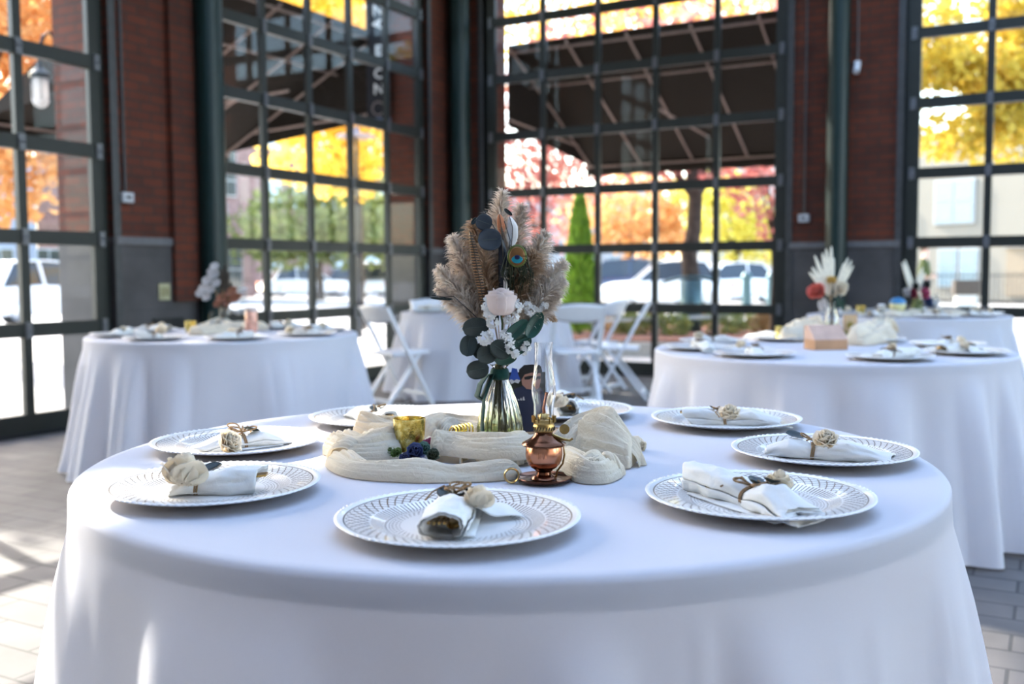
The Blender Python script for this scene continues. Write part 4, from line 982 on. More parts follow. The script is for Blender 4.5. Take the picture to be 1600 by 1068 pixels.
for (px, py, r_, nm, mm, z) in [(647, 715, .017, 'navy_flower', mat('navy_petal', (.02, .03, .10), .5), .008), (661, 711, .014, 'green_succulent', mat('sage_petal', (.06, .13, .10), .5), .010),
                          (670, 706, .011, 'pink_flower', mat('magenta_petal', (.35, .05, .13), .6), .016), (620, 712, .010, 'green_sprig', mat('moss_green', (.10, .16, .03), .7), .006),
                          (608, 708, .011, 'green_sprig', MATS['moss_green'], .004), (676, 716, .012, 'dark_sprig', mat('dark_sprig_leaf', (.03, .04, .02), .6), .006), (685, 708, .012, 'dark_sprig', MATS['dark_sprig_leaf'], .008), (633, 716, .010, 'dark_sprig', MATS['navy_petal'], .002)]:
    c = onz(px, py, TZ + .012) - Vector((vp.x, vp.y, TZ + .008)); c.z = z
    mb = MB(); rosette(mb, c, r_, (rs.uniform(-.3, .3), -.7, .8), 12, int(px), 1.2); mb.build(nm, mm, wr, solid=.0006)

# ------------------------------------------------------------------ copper oil lamp
M_copper = mat('worn_copper', (.62, .27, .15), .22, 1., .5, .25, 18, .15); M_dcop = mat('dark_bronzed_copper', (.16, .065, .035), .2, 1., .5, .3, 14, .1)
M_brass = mat('aged_brass', (.42, .28, .10), .3, 1., .5, .3, 40)
def thinglass(name, ior=1.45, tint=(1, 1, 1), rough=0.):
    m = bpy.data.materials.new(name); t = NT(m); t.b.inputs['Transmission Weight'].default_value = 1; t.b.inputs['Roughness'].default_value = rough; t.b.inputs['IOR'].default_value = ior
    nz = t.n('TexNoise', i_Scale=30.); t.l(t.coord(), nz.inputs[0]); t.l(t.ramp(nz.outputs[0], [(0, tint), (1, tint)]), t.b.inputs['Base Color']); return m
M_clear = thinglass('clear_blown_glass', 1.42)
lp = onz(850, 752, TZ)
q = thing('oil_lamp', 'small copper oil lamp with tall glass chimney and ring-handled saucer', 'oil lamp', (lp.x, lp.y, TZ))
MB().lathe([(.001, .001), (.036, .001), (.044, .004), (.0465, .008), (.0460, .0092), (.042, .0065), (.030, .004), (.020, .006), (.001, .008)], 48, caps=False).build('saucer', M_dcop, q)
MB().lathe([(.022, .006), (.020, .009), (.013, .013), (.012, .017), (.016, .021), (.022, .025)], 40, caps=False).build('foot', M_dcop, q)
MB().lathe([(.020, .024), (.026, .030), (.0295, .038), (.0305, .046), (.0300, .055), (.0285, .060)], 48, caps=False).build('font', M_copper, q)
MB().lathe([(.028, .059), (.036, .061), (.0370, .0630), (.0360, .0650), (.028, .069), (.020, .074), (.016, .079), (.0145, .082), (.0155, .084)], 48, caps=False).build('shoulder', M_dcop, q)
def emb(th, z): return Vector((.0303 * cos(th), .0303 * sin(th), z))
mb = MB()
for a0, pts in ((-1.85, [(-.05, .043), (-.05, .052), (.05, .043), (.05, .052)]), (-1.55, [(-.06, .043), (0, .052), (.06, .043), (.03, .047), (-.03, .047)])):
    mb.tube([emb(a0 + a, z) for a, z in pts], .0007, 5)
mb.build('embossed_mark', M_copper, q)
burn = MB().lathe([(.0150, .083), (.0175, .086), (.0178, .093), (.0168, .0945), (.0168, .099), (.0178, .1005), (.0178, .104), (.015, .105)], 40, caps=False).build('burner', M_brass, q)
for k in range(22):
    a = 2 * pi * k / 22
    MB().bar((.0180 * cos(a), .0180 * sin(a), .0865), (.0180 * cos(a + .13), .0180 * sin(a + .13), .0925), .0012).build('gallery_lattice', mat('dark_gap', (.02, .015, .01), .7), burn)
for k in range(12):
    a = 2 * pi * k / 12
    MB().bar((.0178 * cos(a), .0178 * sin(a), .099), (.0182 * cos(a), .0182 * sin(a), .110), .0045, .0008, (-sin(a), cos(a), 0)).build('prong', M_brass, burn)
MB().tube([(.012, -.006, .079), (.030, -.008, .072), (.042, -.010, .070), (.047, -.011, .0735)], [.003, .0025, .002, .002], 8).build('wick_stem', M_brass, q)
k0 = MB(); k0.m = Matrix.Translation((.035, .020, .084)) @ Matrix.Rotation(pi / 2, 4, 'X')
k0.lathe([(.004, -.001), (.0085, -.001), (.0085, .001), (.004, .001)], 16); k0.build('wick_knob', M_brass, q)
MB().tube([(.02, 0, .055), (.032, .0, .060), (.034, 0, .045), (.031, 0, .030), (.022, 0, .018), (.02, 0, .008)], .0032, 8, flat=.5).build('strap', M_brass, q)
MB().tube([(-.042 - .0115 + .0115 * cos(a), -.012, .013 + .0115 * sin(a)) for a in [i * pi / 12 for i in range(25)]], .0048, 10, caps=False, flat=.35).build('ring_handle', M_brass, q)
ch = [(.0165, .104), (.0165, .120), (.0170, .130), (.0195, .142), (.0205, .152), (.0198, .163), (.0175, .176), (.0155, .190), (.0145, .204), (.0148, .218), (.0155, .230)]
mb = MB(); th_ = .0011
mb.lathe(ch + [(r - th_, z) for r, z in reversed(ch)] + [ch[0]], 40, caps=False, mod=lambda r, z, th: r * (1 + .012 * sin(3 * th + z * 60) * (z > .12)))
mb.build('glass_chimney', M_clear, q)
MB().tube([(.002, .002, .104), (.000, .002, .122), (.003, .001, .138), (.005, .0, .148)], [.005, .0042, .004, .0046], 10, flat=.6).build('wick', mat('copper_orange_wick', (.45, .16, .07), .5, .4), q)
MB().lathe([(.010, .105), (.007, .112), (.004, .114)], 16).build('wick_sleeve', M_brass, q)

# ------------------------------------------------------------------ photo print leaning behind the vase
pb0 = onz(818, 672, SLZ + .001)
q = thing('photo_print', 'small upright photo print of a person in cap and navy shirt behind the vase', 'photograph', (pb0.x + .0, 2.035, SLZ), R(4))
ppx = lambda px, py: ((px - 815) / 772., (672 - py) / 772.)
MB().box((.004, .002, .062), (.088, .0012, .124)).build('paper', mat('dark_green_print', (.016, .022, .014), .35), q)
def flat_shape(name, pts, m, d):
    mb = MB(); I = [mb.pt((ppx(x, y)[0], -.0002 - d * .0003, max(.001, ppx(x, y)[1]))) for x, y in pts]; mb.face(I)
    mb.v += [v + Vector((0, .0002, 0)) for v in mb.v[:]]; n = len(I); mb.face([i + n for i in I][::-1])
    for i in range(n): mb.face((i, i + n, (i + 1) % n + n, (i + 1) % n))
    return mb.build(name, m, q, smooth=False)
M_navy = mat('navy_print', (.02, .03, .075), .4)
flat_shape('printed_shirt', [(783, 671), (784, 640), (790, 612), (802, 602), (815, 598), (826, 604), (838, 600), (848, 608), (850, 671)], M_navy, 1)
flat_shape('printed_face', [(811, 583), (813, 596), (820, 603), (828, 604), (836, 600), (840, 588), (838, 578), (826, 576)], mat('face_print', (.42, .22, .17), .45), 2)
flat_shape('printed_cap', [(808, 586), (808, 572), (816, 565), (830, 564), (840, 568), (843, 578), (828, 577), (817, 580), (812, 588)], mat('black_print', (.012, .012, .012), .4), 3)
flat_shape('printed_sunglasses', [(816, 584), (824, 582), (838, 582), (839, 586), (833, 588), (829, 585), (824, 588), (817, 588)], MATS['black_print'], 4)
flat_shape('printed_blue_ribbon', [(797, 569), (805, 571), (807, 580), (810, 588), (806, 591), (801, 588), (796, 591), (792, 589), (795, 579)], mat('bright_blue_print', (.03, .09, .42), .4), 4)
flat_shape('printed_frill', [(792, 589), (796, 587), (800, 590), (804, 587), (810, 589), (807, 594), (801, 592), (796, 595)], mat('white_print', (.6, .62, .66), .4), 5)
for k, (a, b, c_) in enumerate(((-6.5, -3.2, 3), (-2.4, .9, 5.5), (1.7, 5.2, 8))):
    flat_shape('printed_logo', [(812 + a, 621), (812 + b, 621), (812 + b - 1.5, 621 - c_ * .8 ), (812 + a - .0, 621 - c_ * .55)], MATS['white_print'], 5)

# ------------------------------------------------------------------ vase with velvet ribbon
vb = onz(782, 690, TZ); VB = Vector((vb.x, 1.945, SLZ))
VZ = VB.z; K = 1.945 / F_PX
q = thing('glass_vase', 'fluted clear glass vase with greenish base and green velvet ribbon at its neck', 'vase', VB)
vp_ = [(.001, .001), (.036, .001), (.043, .010), (.044, .022), (.041, .045), (.033, .075), (.024, .100), (.0165, .122), (.0135, .136), (.0150, .144), (.0195, .148)]
vin = [(r - .0030, z + (.006 if z < .02 else 0)) for r, z in reversed(vp_[1:])] + [(.001, .007)]
def vm(r, z, th):
    k = min(1, max(0, (.118 - z) / .03)) * min(1, z / .01); return r * (1 + .045 * k * cos(22 * th + z * 18))
def vgl():
    m = thinglass('fluted_glass', 1.40); t = NT.__new__(NT); t.t = m.node_tree; t.b = t.t.nodes['Principled BSDF']; t.o = t.t.nodes['Material Output']
    tc = t.n('TexCoord'); sx = t.n('SeparateXYZ'); t.l(tc.outputs['Object'], sx.inputs[0])
    t.l(t.ramp(t.math('MULTIPLY', sx.outputs[2], 10.), [(.0, (.62, .68, .34)), (.45, (.80, .84, .62)), (.8, (.97, .98, .97))]), t.b.inputs['Base Color']); return m
M_flute = vgl()
mb = MB(); mb.lathe(vp_ + vin, 132, caps=False, mod=vm); mb.build('glass_body', M_flute, q)
M_velvet = mat('deep_green_velvet', (.008, .045, .038), .85, 0, .2, .3, 60, .3)
M_velvet.node_tree.nodes['Principled BSDF'].inputs['Sheen Weight'].default_value = .12
rb = MB()
rb.lathe([(.0165, .119), (.0185, .124), (.0180, .134), (.0165, .140), (.0155, .130)], 28, caps=False)
def rib(pts, w_):
    pts = [Vector(p) for p in pts]; n = len(pts) - 1
    def fn(u, v):
        x = u * n; i = min(n - 1, int(x)); f = x - i; p = pts[i].lerp(pts[i + 1], f); t = (pts[i + 1] - pts[i]).normalized(); s = Vector((.25, -.75, .1)); s = (s - t * s.dot(t)).normalized()
        return p + s * (v - .5) * w_ + Vector((-.3, -.5, 0)) * .004 * sin(pi * v)
    rb.grid(fn, n * 6, 6)
rib([(-.014, -.010, .132), (-.026, -.012, .128), (-.038, -.014, .110), (-.044, -.014, .088), (-.036, -.012, .080), (-.028, -.010, .096), (-.016, -.012, .128)], .034)
rib([(-.014, -.010, .128), (-.022, -.022, .112), (-.030, -.030, .085), (-.033, -.040, .050), (-.034, -.044, .025), (-.031, -.046, .004)], .020)
rb.build('ribbon', M_velvet, q, solid=.0012)
mb = MB(); rs = random.Random(8)
for k in range(9):
    a = rs.uniform(0, 6.28); r0 = rs.uniform(.008, .028)
    mb.tube([(r0 * cos(a), r0 * sin(a), .010), (r0 * .5 * cos(a + .5), r0 * .5 * sin(a + .5), .07), (.007 * cos(a + 1), .007 * sin(a + 1), .150)], rs.uniform(.0012, .0026), 6)
BQ = thing('bouquet', 'dried bouquet of pampas, feathers, eucalyptus, white rose and small white blooms', 'bouquet', VB)
mb.build('stems', mat('dry_olive_stems', (.20, .17, .06), .7), BQ)
def bq(px, py, dy=0.):
    p = at(px, py, VB.y + dy); return p - VB
# pampas plumes
M_pamp = leafmat('beige_pampas_plume', [(.3, (.45, .34, .26)), (.5, (.72, .62, .52)), (.72, (.90, .84, .74))], .35, 22)
M_pamp2 = leafmat('brown_pampas_plume', [(.3, (.30, .18, .10)), (.5, (.52, .36, .23)), (.75, (.70, .56, .42))], .35, 22)
def plume(base, mid, tip, n, ln, seed, m, spread=1., wdt=.0008):
    rs = random.Random(seed); a, b, c = Vector(base), Vector(mid), Vector(tip); mb = MB()
    def P(u): return a * (1 - u) ** 2 + b * 2 * u * (1 - u) + c * u * u
    mb.tube([P(i / 14) for i in range(15)], [.0014 * (1 - i / 17) for i in range(15)], 5)
    for _ in range(n):
        u = .30 + .70 * rs.random() ** .85; p = P(u); t = (P(min(1, u + .02)) - P(u - .02)).normalized()
        o = Vector((rs.gauss(0, 1), rs.gauss(0, .8), rs.gauss(0, 1))); o = (o - t * o.dot(t)).normalized()
        env = (sin(pi * min(1, (u - .25) / .75) ** .7) * .75 + .35) * spread; L = ln * rs.uniform(.5, 1.15) * env
        d1 = (t * rs.uniform(.6, 1.1) + o * rs.uniform(.3, .9)).normalized(); w0 = d1.cross(Vector((rs.gauss(0, 1), rs.gauss(0, 1), rs.gauss(0, 1)))).normalized() * wdt * rs.uniform(.6, 1.4)
        p1 = p + d1 * L * .5; d2 = (d1 + o * .35 + Vector((0, 0, -.35))).normalized(); p2 = p1 + d2 * L * .35; d3 = (d2 + Vector((rs.gauss(0, .3), rs.gauss(0, .3), -.5))).normalized(); p3 = p2 + d3 * L * .25
        i0, i1, i2, i3, i4, i5, i6 = [mb.pt(x) for x in (p - w0 * .6, p + w0 * .6, p1 - w0, p1 + w0, p2 - w0 * .8, p2 + w0 * .8, p3)]
        mb.face((i0, i1, i3, i2)); mb.face((i2, i3, i5, i4)); mb.face((i4, i5, i6))
    return mb.build('pampas_plume', m, BQ, smooth=False)
B0 = bq(782, 560)
for i, (mp, tp, dy, n, ln, sp, m) in enumerate([((770, 400), (786, 303), .02, 1500, .050, 1., 0), ((800, 400), (815, 325), .035, 1300, .050, 1., 0), ((755, 400), (741, 350), .03, 1200, .05, 1., 1),
        ((745, 470), (708, 372), .02, 1300, .048, 1., 0), ((740, 480), (686, 422), .0, 1400, .046, .95, 0), ((745, 500), (684, 452), -.015, 1300, .040, .8, 0), ((765, 450), (752, 385), -.012, 1300, .045, .9, 1),
        ((820, 440), (852, 368), .02, 1300, .050, 1., 0), ((825, 470), (882, 412), .01, 1400, .046, .9, 0), ((830, 480), (880, 440), -.015, 1400, .046, .9, 0), ((810, 440), (836, 400), -.01, 1400, .048, 1., 1),
        ((840, 470), (868, 500), .0, 500, .028, .6, 1), ((790, 450), (800, 380), .02, 1200, .045, 1., 1), ((835, 500), (872, 462), -.02, 700, .036, .8, 0)]):
    plume(B0, bq(*mp, dy), bq(*tp, dy), n, ln, i, (M_pamp, M_pamp2)[m], sp)
# feathers
def feather(name, pts, w_, m, mode=0, n=40, dy=-.03, slit=0):
    P_ = [bq(x, y, dy) for x, y in pts]; k = len(P_) - 1
    def path(u):
        x = u * k; i = min(k - 1, int(x)); return P_[i].lerp(P_[i + 1], x - i)
    mb = MB()
    def fn(u, v):
        p = path(u); t = (path(min(1, u + .03)) - path(max(0, u - .03))).normalized(); s = t.cross(Vector((0, 1, 0))).normalized(); ww = w_ * (sin(pi * min(1, .06 + .94 * u)) ** .6 if mode == 0 else (1 - u) ** .5)
        return p + s * (v - .5) * ww + Vector((0, .0035 * abs(v - .5) * 2, 0))
    mb.grid(fn, n, 6); o = mb.build(name, m, BQ, solid=.0004)
    MB().tube([path(i / 10) + Vector((0, -.0012, 0)) for i in range(11)], .0008, 5).build('quill', mat('dark_quill', (.05, .035, .02), .5), o); return o
def barred():
    m = bpy.data.materials.new('barred_pheasant'); t = NT(m); wv = t.n('TexWave', bands_direction='Z', i_Scale=60., i_Distortion=3.); t.l(t.coord(), wv.inputs[0])
    t.l(t.ramp(wv.outputs[0], [(.35, (.02, .012, .008)), (.5, (.20, .09, .03)), (.7, (.30, .15, .06))]), t.b.inputs['Base Color']); t.b.inputs['Roughness'].default_value = .5; return m
M_barred = barred()
feather('pheasant_feather', [(756, 478), (750, 440), (742, 400), (734, 360)], .018, M_barred)
feather('dark_feather', [(788, 480), (787, 440), (786, 400), (784, 372)], .020, mat('blue_black_feather', (.012, .014, .022), .4), dy=-.028)
feather('brown_feather', [(797, 470), (793, 430), (790, 395), (783, 352)], .014, mat('brown_feather', (.09, .05, .03), .6), dy=-.022)
feather('white_feather', [(789, 470), (790, 440), (791, 420)], .008, mat('white_feather_vane', (.75, .73, .70), .7), dy=-.036)
feather('white_feather', [(799, 385), (800, 372), (801, 355), (796, 338)], .022, MATS['white_feather_vane'], dy=-.02)
feather('orange_feather', [(784, 365), (783, 350), (780, 334)], .016, mat('orange_feather_vane', (.55, .20, .09), .7), dy=-.018)
pe = bq(808, 401, -.042)
def eye(name, rx, rz, m, d, dz=0):
    mb = MB(); mb.grid(lambda u, v: pe + Vector((rx * u * cos(2 * pi * v), -d + .002 * u * u, dz + rz * u * sin(2 * pi * v) * (1 if sin(2 * pi * v) < 0 else 1.15))), 6, 32); return mb.build(name, m, BQ, solid=.0003)
eye('peacock_eye', .0185, .0205, mat('green_gold_eye', (.10, .12, .02), .35, .3), 0)
eye('peacock_eye', .0150, .0170, mat('bronze_eye', (.22, .10, .03), .35, .4), .0008)
eye('peacock_eye', .0108, .0088, mat('teal_eye', (.01, .26, .33), .3, .4), .0016, -.004)
eye('peacock_eye', .0062, .0052, mat('navy_eye', (.008, .01, .05), .3, .3), .0024, -.002)
rs = random.Random(5); mb = MB()
for k in range(70):
    s = rs.uniform(-1, 1); a0 = bq(808 + 14 * s, 404 + rs.uniform(-22, 16), -.036); e_ = bq(800 + 38 * max(0, s) + rs.uniform(-10, 4), 455 + rs.uniform(-18, 12), -.030); m_ = bq(808 + 26 * s, 428 + rs.uniform(-6, 6), -.04)
    mb.tube([a0, m_, a0.lerp(e_, .85), e_], [.0007, .0006, .0005, .0002], 4)
mb.build('peacock_barbs', mat('olive_black_barbs', (.03, .035, .015), .4, .2), BQ)
MB().tube([bq(808, 415, -.036), bq(803, 440, -.03), bq(790, 500, -.01)], .0011, 6).build('quill', MATS['dark_quill'], BQ)
# leaves
def lf(px, py, wpx, hpx, ang, m, dy=-.035, tip=0., cup=.10, tilt=.25):
    c = bq(px, py, dy); a = R(ang); s = (VB.y + dy) / F_PX / 2
    u = Vector((cos(a), tilt, sin(a))) * hpx * s; v = Vector((-sin(a), -.1, cos(a))) * wpx * s
    mb = MB(); leaf_disc(mb, c, u, v, cup, tip=tip, fold=.12); o = mb.build('leaf', m, BQ, solid=.0006)
    MB().tube([c - u * .98 + Vector((0, -.0008, 0)), c + Vector((0, -.002, 0)), c + u * .8 + Vector((0, -.0008, 0))], .0005, 4).build('vein', mat('pale_vein', (.06, .08, .075), .6), o)
M_bleaf = mat('blue_grey_eucalyptus', (.028, .040, .056), .55, 0, .4, .2, 30, .2); M_gleaf = mat('grey_green_eucalyptus', (.026, .038, .034), .5, 0, .4, .25, 30, .2); M_magn = mat('deep_green_leaf', (.010, .052, .036), .35, 0, .5, .25, 30)
for a in [(756, 347, 26, 26, -20, M_bleaf, -.045), (765, 374, 34, 38, 5, M_bleaf, -.048), (741, 345, 7, 14, 50, M_eucal, -.04), (794, 331, 6, 16, -40, M_eucal, -.04),
          (743, 511, 31, 42, 5, M_eucal, -.035), (732, 540, 28, 34, 80, M_gleaf, -.04), (750, 548, 22, 26, 60, M_eucal, -.03), (761, 553, 30, 34, 20, M_gleaf, -.045), (782, 545, 30, 36, -35, M_gleaf, -.05),
          (746, 577, 30, 36, 10, M_eucal, -.03), (774, 490, 10, 30, 100, M_eucal, -.045), (800, 536, 14, 26, 30, M_eucal, -.03)]:
    lf(*a)
for px, py, w_, h_, an, dy in ((806, 516, 22, 48, 42, -.045), (835, 508, 24, 46, 60, -.035), (812, 541, 22, 44, 35, -.03), (822, 522, 20, 40, 50, -.025), (790, 560, 20, 36, 10, -.02)): lf(px, py, w_, h_, an, M_magn, dy, .35)
mb = MB(); mb.tube([bq(675, 461, -.03), bq(695, 464, -.03), bq(709, 463, -.03), bq(728, 480, -.03), bq(746, 497, -.03)], .0009, 5)
mb.tube([bq(745, 345, -.04), bq(757, 330, -.035), bq(775, 360, -.03), bq(784, 420, -.02)], .001, 5); mb.tube([bq(788, 345, -.04), bq(797, 375, -.04), bq(790, 430, -.03)], .001, 5)
mb.build('twig', MATS['black_twig'], BQ)
lf(690, 466, 4, 36, -4, M_eucal, -.03)
M_rose = cloth('blush_white_rose_petal', (.86, .72, .66), .25, 60, .2)
mb = MB(); c = bq(783, 487, -.045)
def petal_wrap(i, r0, h, a0, arc, flare):
    def fn(u, v):
        a = a0 + arc * (u - .5); s = (u - .5) * 2; r_ = r0 * (.55 + .45 * sin(pi * .5 * min(1, v * 2.4))) + flare * r0 * max(0, v - .7) ** 1.5 * 4
        return c + Vector((r_ * cos(a), r_ * sin(a), h * v * (1 - .13 * s * s) - .006))
    mb.grid(fn, 12, 8)
for i in range(4): petal_wrap(i, .029, .041 - .002 * (i % 2), -pi / 2 + [-.55, .6, 2.2, 4.1][i], 1.9, .10)
for i in range(5): petal_wrap(i, .024, .047, i * 1.26 + .3, 1.8, .03)
for i in range(4): petal_wrap(i, .015, .052, i * 1.6, 1.9, .02)
mb.build('white_rose', M_rose, BQ, solid=.0006)
MB().tube([c + Vector((0, 0, -.006)), bq(785, 505, -.04), bq(783, 560, -.005)], .0022, 7).build('rose_stem', mat('green_stem', (.06, .09, .03), .6), BQ)
M_bloom = cloth('tiny_white_petal', (.86, .85, .82), .2, 100, .2)
for k, (px, py, r_) in enumerate([(763, 479, 13), (765, 492, 12), (770, 503, 12), (757, 529, 13), (764, 524, 9), (790, 524, 12), (794, 534, 12), (798, 546, 9), (806, 480, 12), (812, 474, 9), (802, 495, 11), (793, 500, 8), (830, 486, 12), (824, 478, 9), (819, 514, 9), (821, 542, 11), (806, 553, 9), (817, 548, 9), (851, 478, 8), (841, 482, 8), (760, 468, 8)]):
    rs = random.Random(k); c = bq(px, py, -.05 + .02 * (px > 812)); mb = MB(); r_ = r_ * K
    for j in range(7):
        d = Vector((rs.gauss(0, 1), -abs(rs.gauss(0, .6)), rs.gauss(0, 1))).normalized(); cc = c + d * r_ * .62; nrm = (d + Vector((0, -.8, 0))).normalized()
        u = nrm.cross(Vector((rs.gauss(0, 1), rs.gauss(0, 1), rs.gauss(0, 1)))).normalized(); w_ = nrm.cross(u)
        for p_ in range(5):
            a = p_ * 1.2566; dr = u * cos(a) + w_ * sin(a); leaf_disc(mb, cc + dr * r_ * .22, dr * r_ * .24 + nrm * .0006, dr.cross(nrm) * r_ * .17, .15, 6, fold=.05)
    mb.build('white_blossom', M_bloom, BQ, solid=.0003)
# ------------------------------------------------------------------ place settings on the other tables
BUN = [o for o in bpy.data.objects if o.name.startswith('napkin_bundle') and o.type == 'EMPTY']
BUN.sort(key=lambda o: o.name)
DIRW = ['right', 'back right', 'back', 'back left', 'left', 'front left', 'front', 'front right']
def settings(c, angs, tname, grp, seed):
    rs = random.Random(seed); used = {}
    for k, a in enumerate(angs):
        a = R(a); w_ = DIRW[int(round(a / (pi / 4))) % 8]
        x, y = c[0] + .575 * cos(a), c[1] + .575 * sin(a)
        used[w_] = used.get(w_, 0) + 1; extra = '' if used[w_] == 1 else ', the next one round'
        p = P0.copy(); COL.objects.link(p); p.location = (x, y, TZ); p.rotation_euler.z = rs.uniform(0, 6)
        p['label'] = 'white charger plate at the %s of the %s%s' % (w_, tname, extra); p['group'] = 'white charger plates on the ' + grp
        b = dup(rs.choice(BUN), (x, y, PLZ), rs.uniform(0, 6.28), 'tied cream napkin at the %s of the %s%s' % (w_, tname, extra), 'napkin bundles on the ' + grp)
settings((-1.69, 5.86), [202, 247, 292, 337, 22, 67, 112, 157], 'left table by the grey pier', 'left table', 1)
settings((1.42, 4.46), [-84, -138, -178, -36, 8, 52, 95, 140], 'right table with the wooden box', 'right table', 2)
settings((3.17, 8.0), [-90, -130, -170, -48, -8, 50, 90, 135], 'far right table', 'far right table', 3)
settings((-.25, 9.2), [-110, -155, -65, 160, 115, 70], 'back table among chairs', 'back table', 4)

def on(px, py): return onz(px, py, TZ)
def votive(px, py, lab, s=1.):
    p = on(px, py); src = [o for o in bpy.data.objects if o.name == 'votive_holder'][0]
    r = dup(src, (p.x, p.y, TZ), 0, lab, 'gold votive cups on the other tables', s); return r
def runner(pxs, name_lab, w_=.09, h=.04, seed=1):
    mb = MB()
    for i, seg in enumerate(pxs): heap(mb, [gp(*q_) for q_ in seg], w_, h, 6, seed + i, 60, 30)
    for v in mb.v: v.z = max(v.z, TZ + .001)
    return tag(mb.build('cheesecloth_runner', M_gauze, solid=.0012, sharp=75), name_lab, 'table runner')
M_thin = glassmat('thin_clear_glass', (.93, .94, .95), .10)
def chimney(px, py, H, lab, r=.022):
    p = on(px, py); q = thing('glass_chimney_lamp', lab, 'oil lamp', (p.x, p.y, TZ))
    MB().lathe([(.04, .001), (.042, .008), (.018, .012), (.016, .03), (.028, .045), (.028, .06), (.016, .07)], 24).build('lamp_base', mat('silvered_metal', (.5, .5, .5), .3, .9), q)
    MB().lathe([(.015, .07), (.016, .08), (r, .10), (r * .95, .13), (r * .75, .17), (r * .7, H - .01), (r * .85, H)], 24, caps=False).build('chimney', M_thin, q, solid=.002)
    MB().lathe([(r * .84, H - .006), (r * .9, H), (r * .82, H + .002)], 24, caps=False).build('rim', mat('bright_glass_rim', (.75, .77, .8), .2), q)
    return q
def bvase(px, py, H, lab, m=M_thin, r=.03, name='glass_vase'):
    p = on(px, py); q = thing(name, lab, 'vase', (p.x, p.y, TZ))
    MB().lathe([(.001, .001), (r, .001), (r * 1.1, .02), (r, H * .45), (r * .5, H * .75), (r * .45, H * .92), (r * .6, H)], 26, caps=False).build('glass_body', m, q, solid=.003); return q, p
def fan(parent, base, tips, m, name, w_=.012):
    for t in tips:
        b, t = Vector(base), Vector(t); d = t - b; L_ = d.length; s = d.cross(Vector((0, 1, 0))).normalized(); mb = MB()
        mb.grid(lambda u, v: b + d * u + s * (v - .5) * w_ * (.25 + sin(pi * min(1, .1 + u * .92)) ** .7) + Vector((0, .006 * (abs(v - .5)), 0)), 14, 5)
        mb.build(name, m, parent, solid=.0015)
M_ivory = mat('ivory_dried_grass', (.78, .72, .58), .9, 0, .2, .15, 60, .5)
# left table
votive(298, 519, 'gold votive cup left of the flowers on the left table', 1.1)
q, p = bvase(350, 512, .17, 'clear glass bottle vase on the left table')
bq_ = thing('bouquet', 'dried bouquet of silvery leaves and dark feathers on the left table', 'bouquet', (p.x, p.y, TZ)); kk = p.y / F_PX
def lt(dx, dy): return (dx * kk, -.0, dy * kk)
M_silver = cloth('silvery_lunaria', (.60, .58, .58), .4, 60, .2)
for dx, dy, s in ((-14, 84, 9), (-24, 74, 8), (-30, 62, 8), (-20, 60, 8), (-10, 70, 7), (-36, 54, 7), (-12, 96, 7), (-26, 48, 7), (-18, 88, 6)):
    mb = MB(); leaf_disc(mb, lt(dx, dy), (s * kk * .9, .004, s * kk * .5), (-s * kk * .5, .01, s * kk * .7), .2); mb.build('silver_leaf', M_silver, bq_, solid=.001)
fan(bq_, lt(0, 20), [lt(4, 100), lt(-2, 92), lt(9, 88), lt(14, 72)], mat('dark_brown_feather', (.035, .025, .015), .7), 'dark_feather', .035)
for dx, dy, s in ((14, 56, 9), (20, 46, 9), (-2, 46, 9), (8, 40, 8), (-8, 38, 7)):
    mb = MB(); leaf_disc(mb, lt(dx, dy), (s * kk, .0, s * kk * .3), (0, .01, s * kk * .8), .3); mb.build('rust_leaf', mat('rust_brown_leaf', (.24, .09, .05), .7), bq_, solid=.001)
mb = MB()
for dx in (-6, 0, 6): mb.tube([lt(dx * .3, 2), lt(dx, 30), lt(dx * 2, 60)], .003, 5)
mb.build('stems', M_twine, bq_)
q, p = bvase(331, 517, .12, 'small slim glass bud vase left of the flowers on the left table', r=.018)
chimney(381, 507, .255, 'tall pale glass chimney lamp on the left table', .032)
q = thing('flower_planter', 'small dark box planter of white flowers on the left table', 'planter', on(371, 507)); 
MB().box((0, 0, .035), (.19, .10, .07), top=1.05).build('box', mat('dark_planter', (.03, .035, .03), .6), q)
rs = random.Random(3)
for k in range(14):
    mb = MB(); rosette(mb, (rs.uniform(-.09, .09), rs.uniform(-.04, .04), .068 + rs.uniform(0, .025)), .022, (rs.uniform(-.3, .3), -.4, 1), 7, k); mb.build('white_flower', M_bloom, q, solid=.0006)
q = thing('candle_jar', 'pinkish orange glass candle jar on the left table', 'candle jar', on(393, 518))
MB().lathe([(.034, .001), (.037, .02), (.037, .12), (.033, .135), (.030, .133), (.034, .02)], 28).build('jar', mat('pink_orange_glass', (.72, .36, .26), .15, 0, .6, .3, 30), q)
MB().lathe([(.036, .125), (.0385, .128), (.0385, .150), (.001, .152)], 28).build('lid', mat('pale_lid', (.6, .5, .45), .4), q)
runner([[(305, 524), (330, 521), (352, 519)], [(345, 518), (375, 514), (410, 516)], [(318, 515), (345, 512), (366, 514)]], 'bunched cheesecloth runner in the middle of the left table', .11, .05, 20)
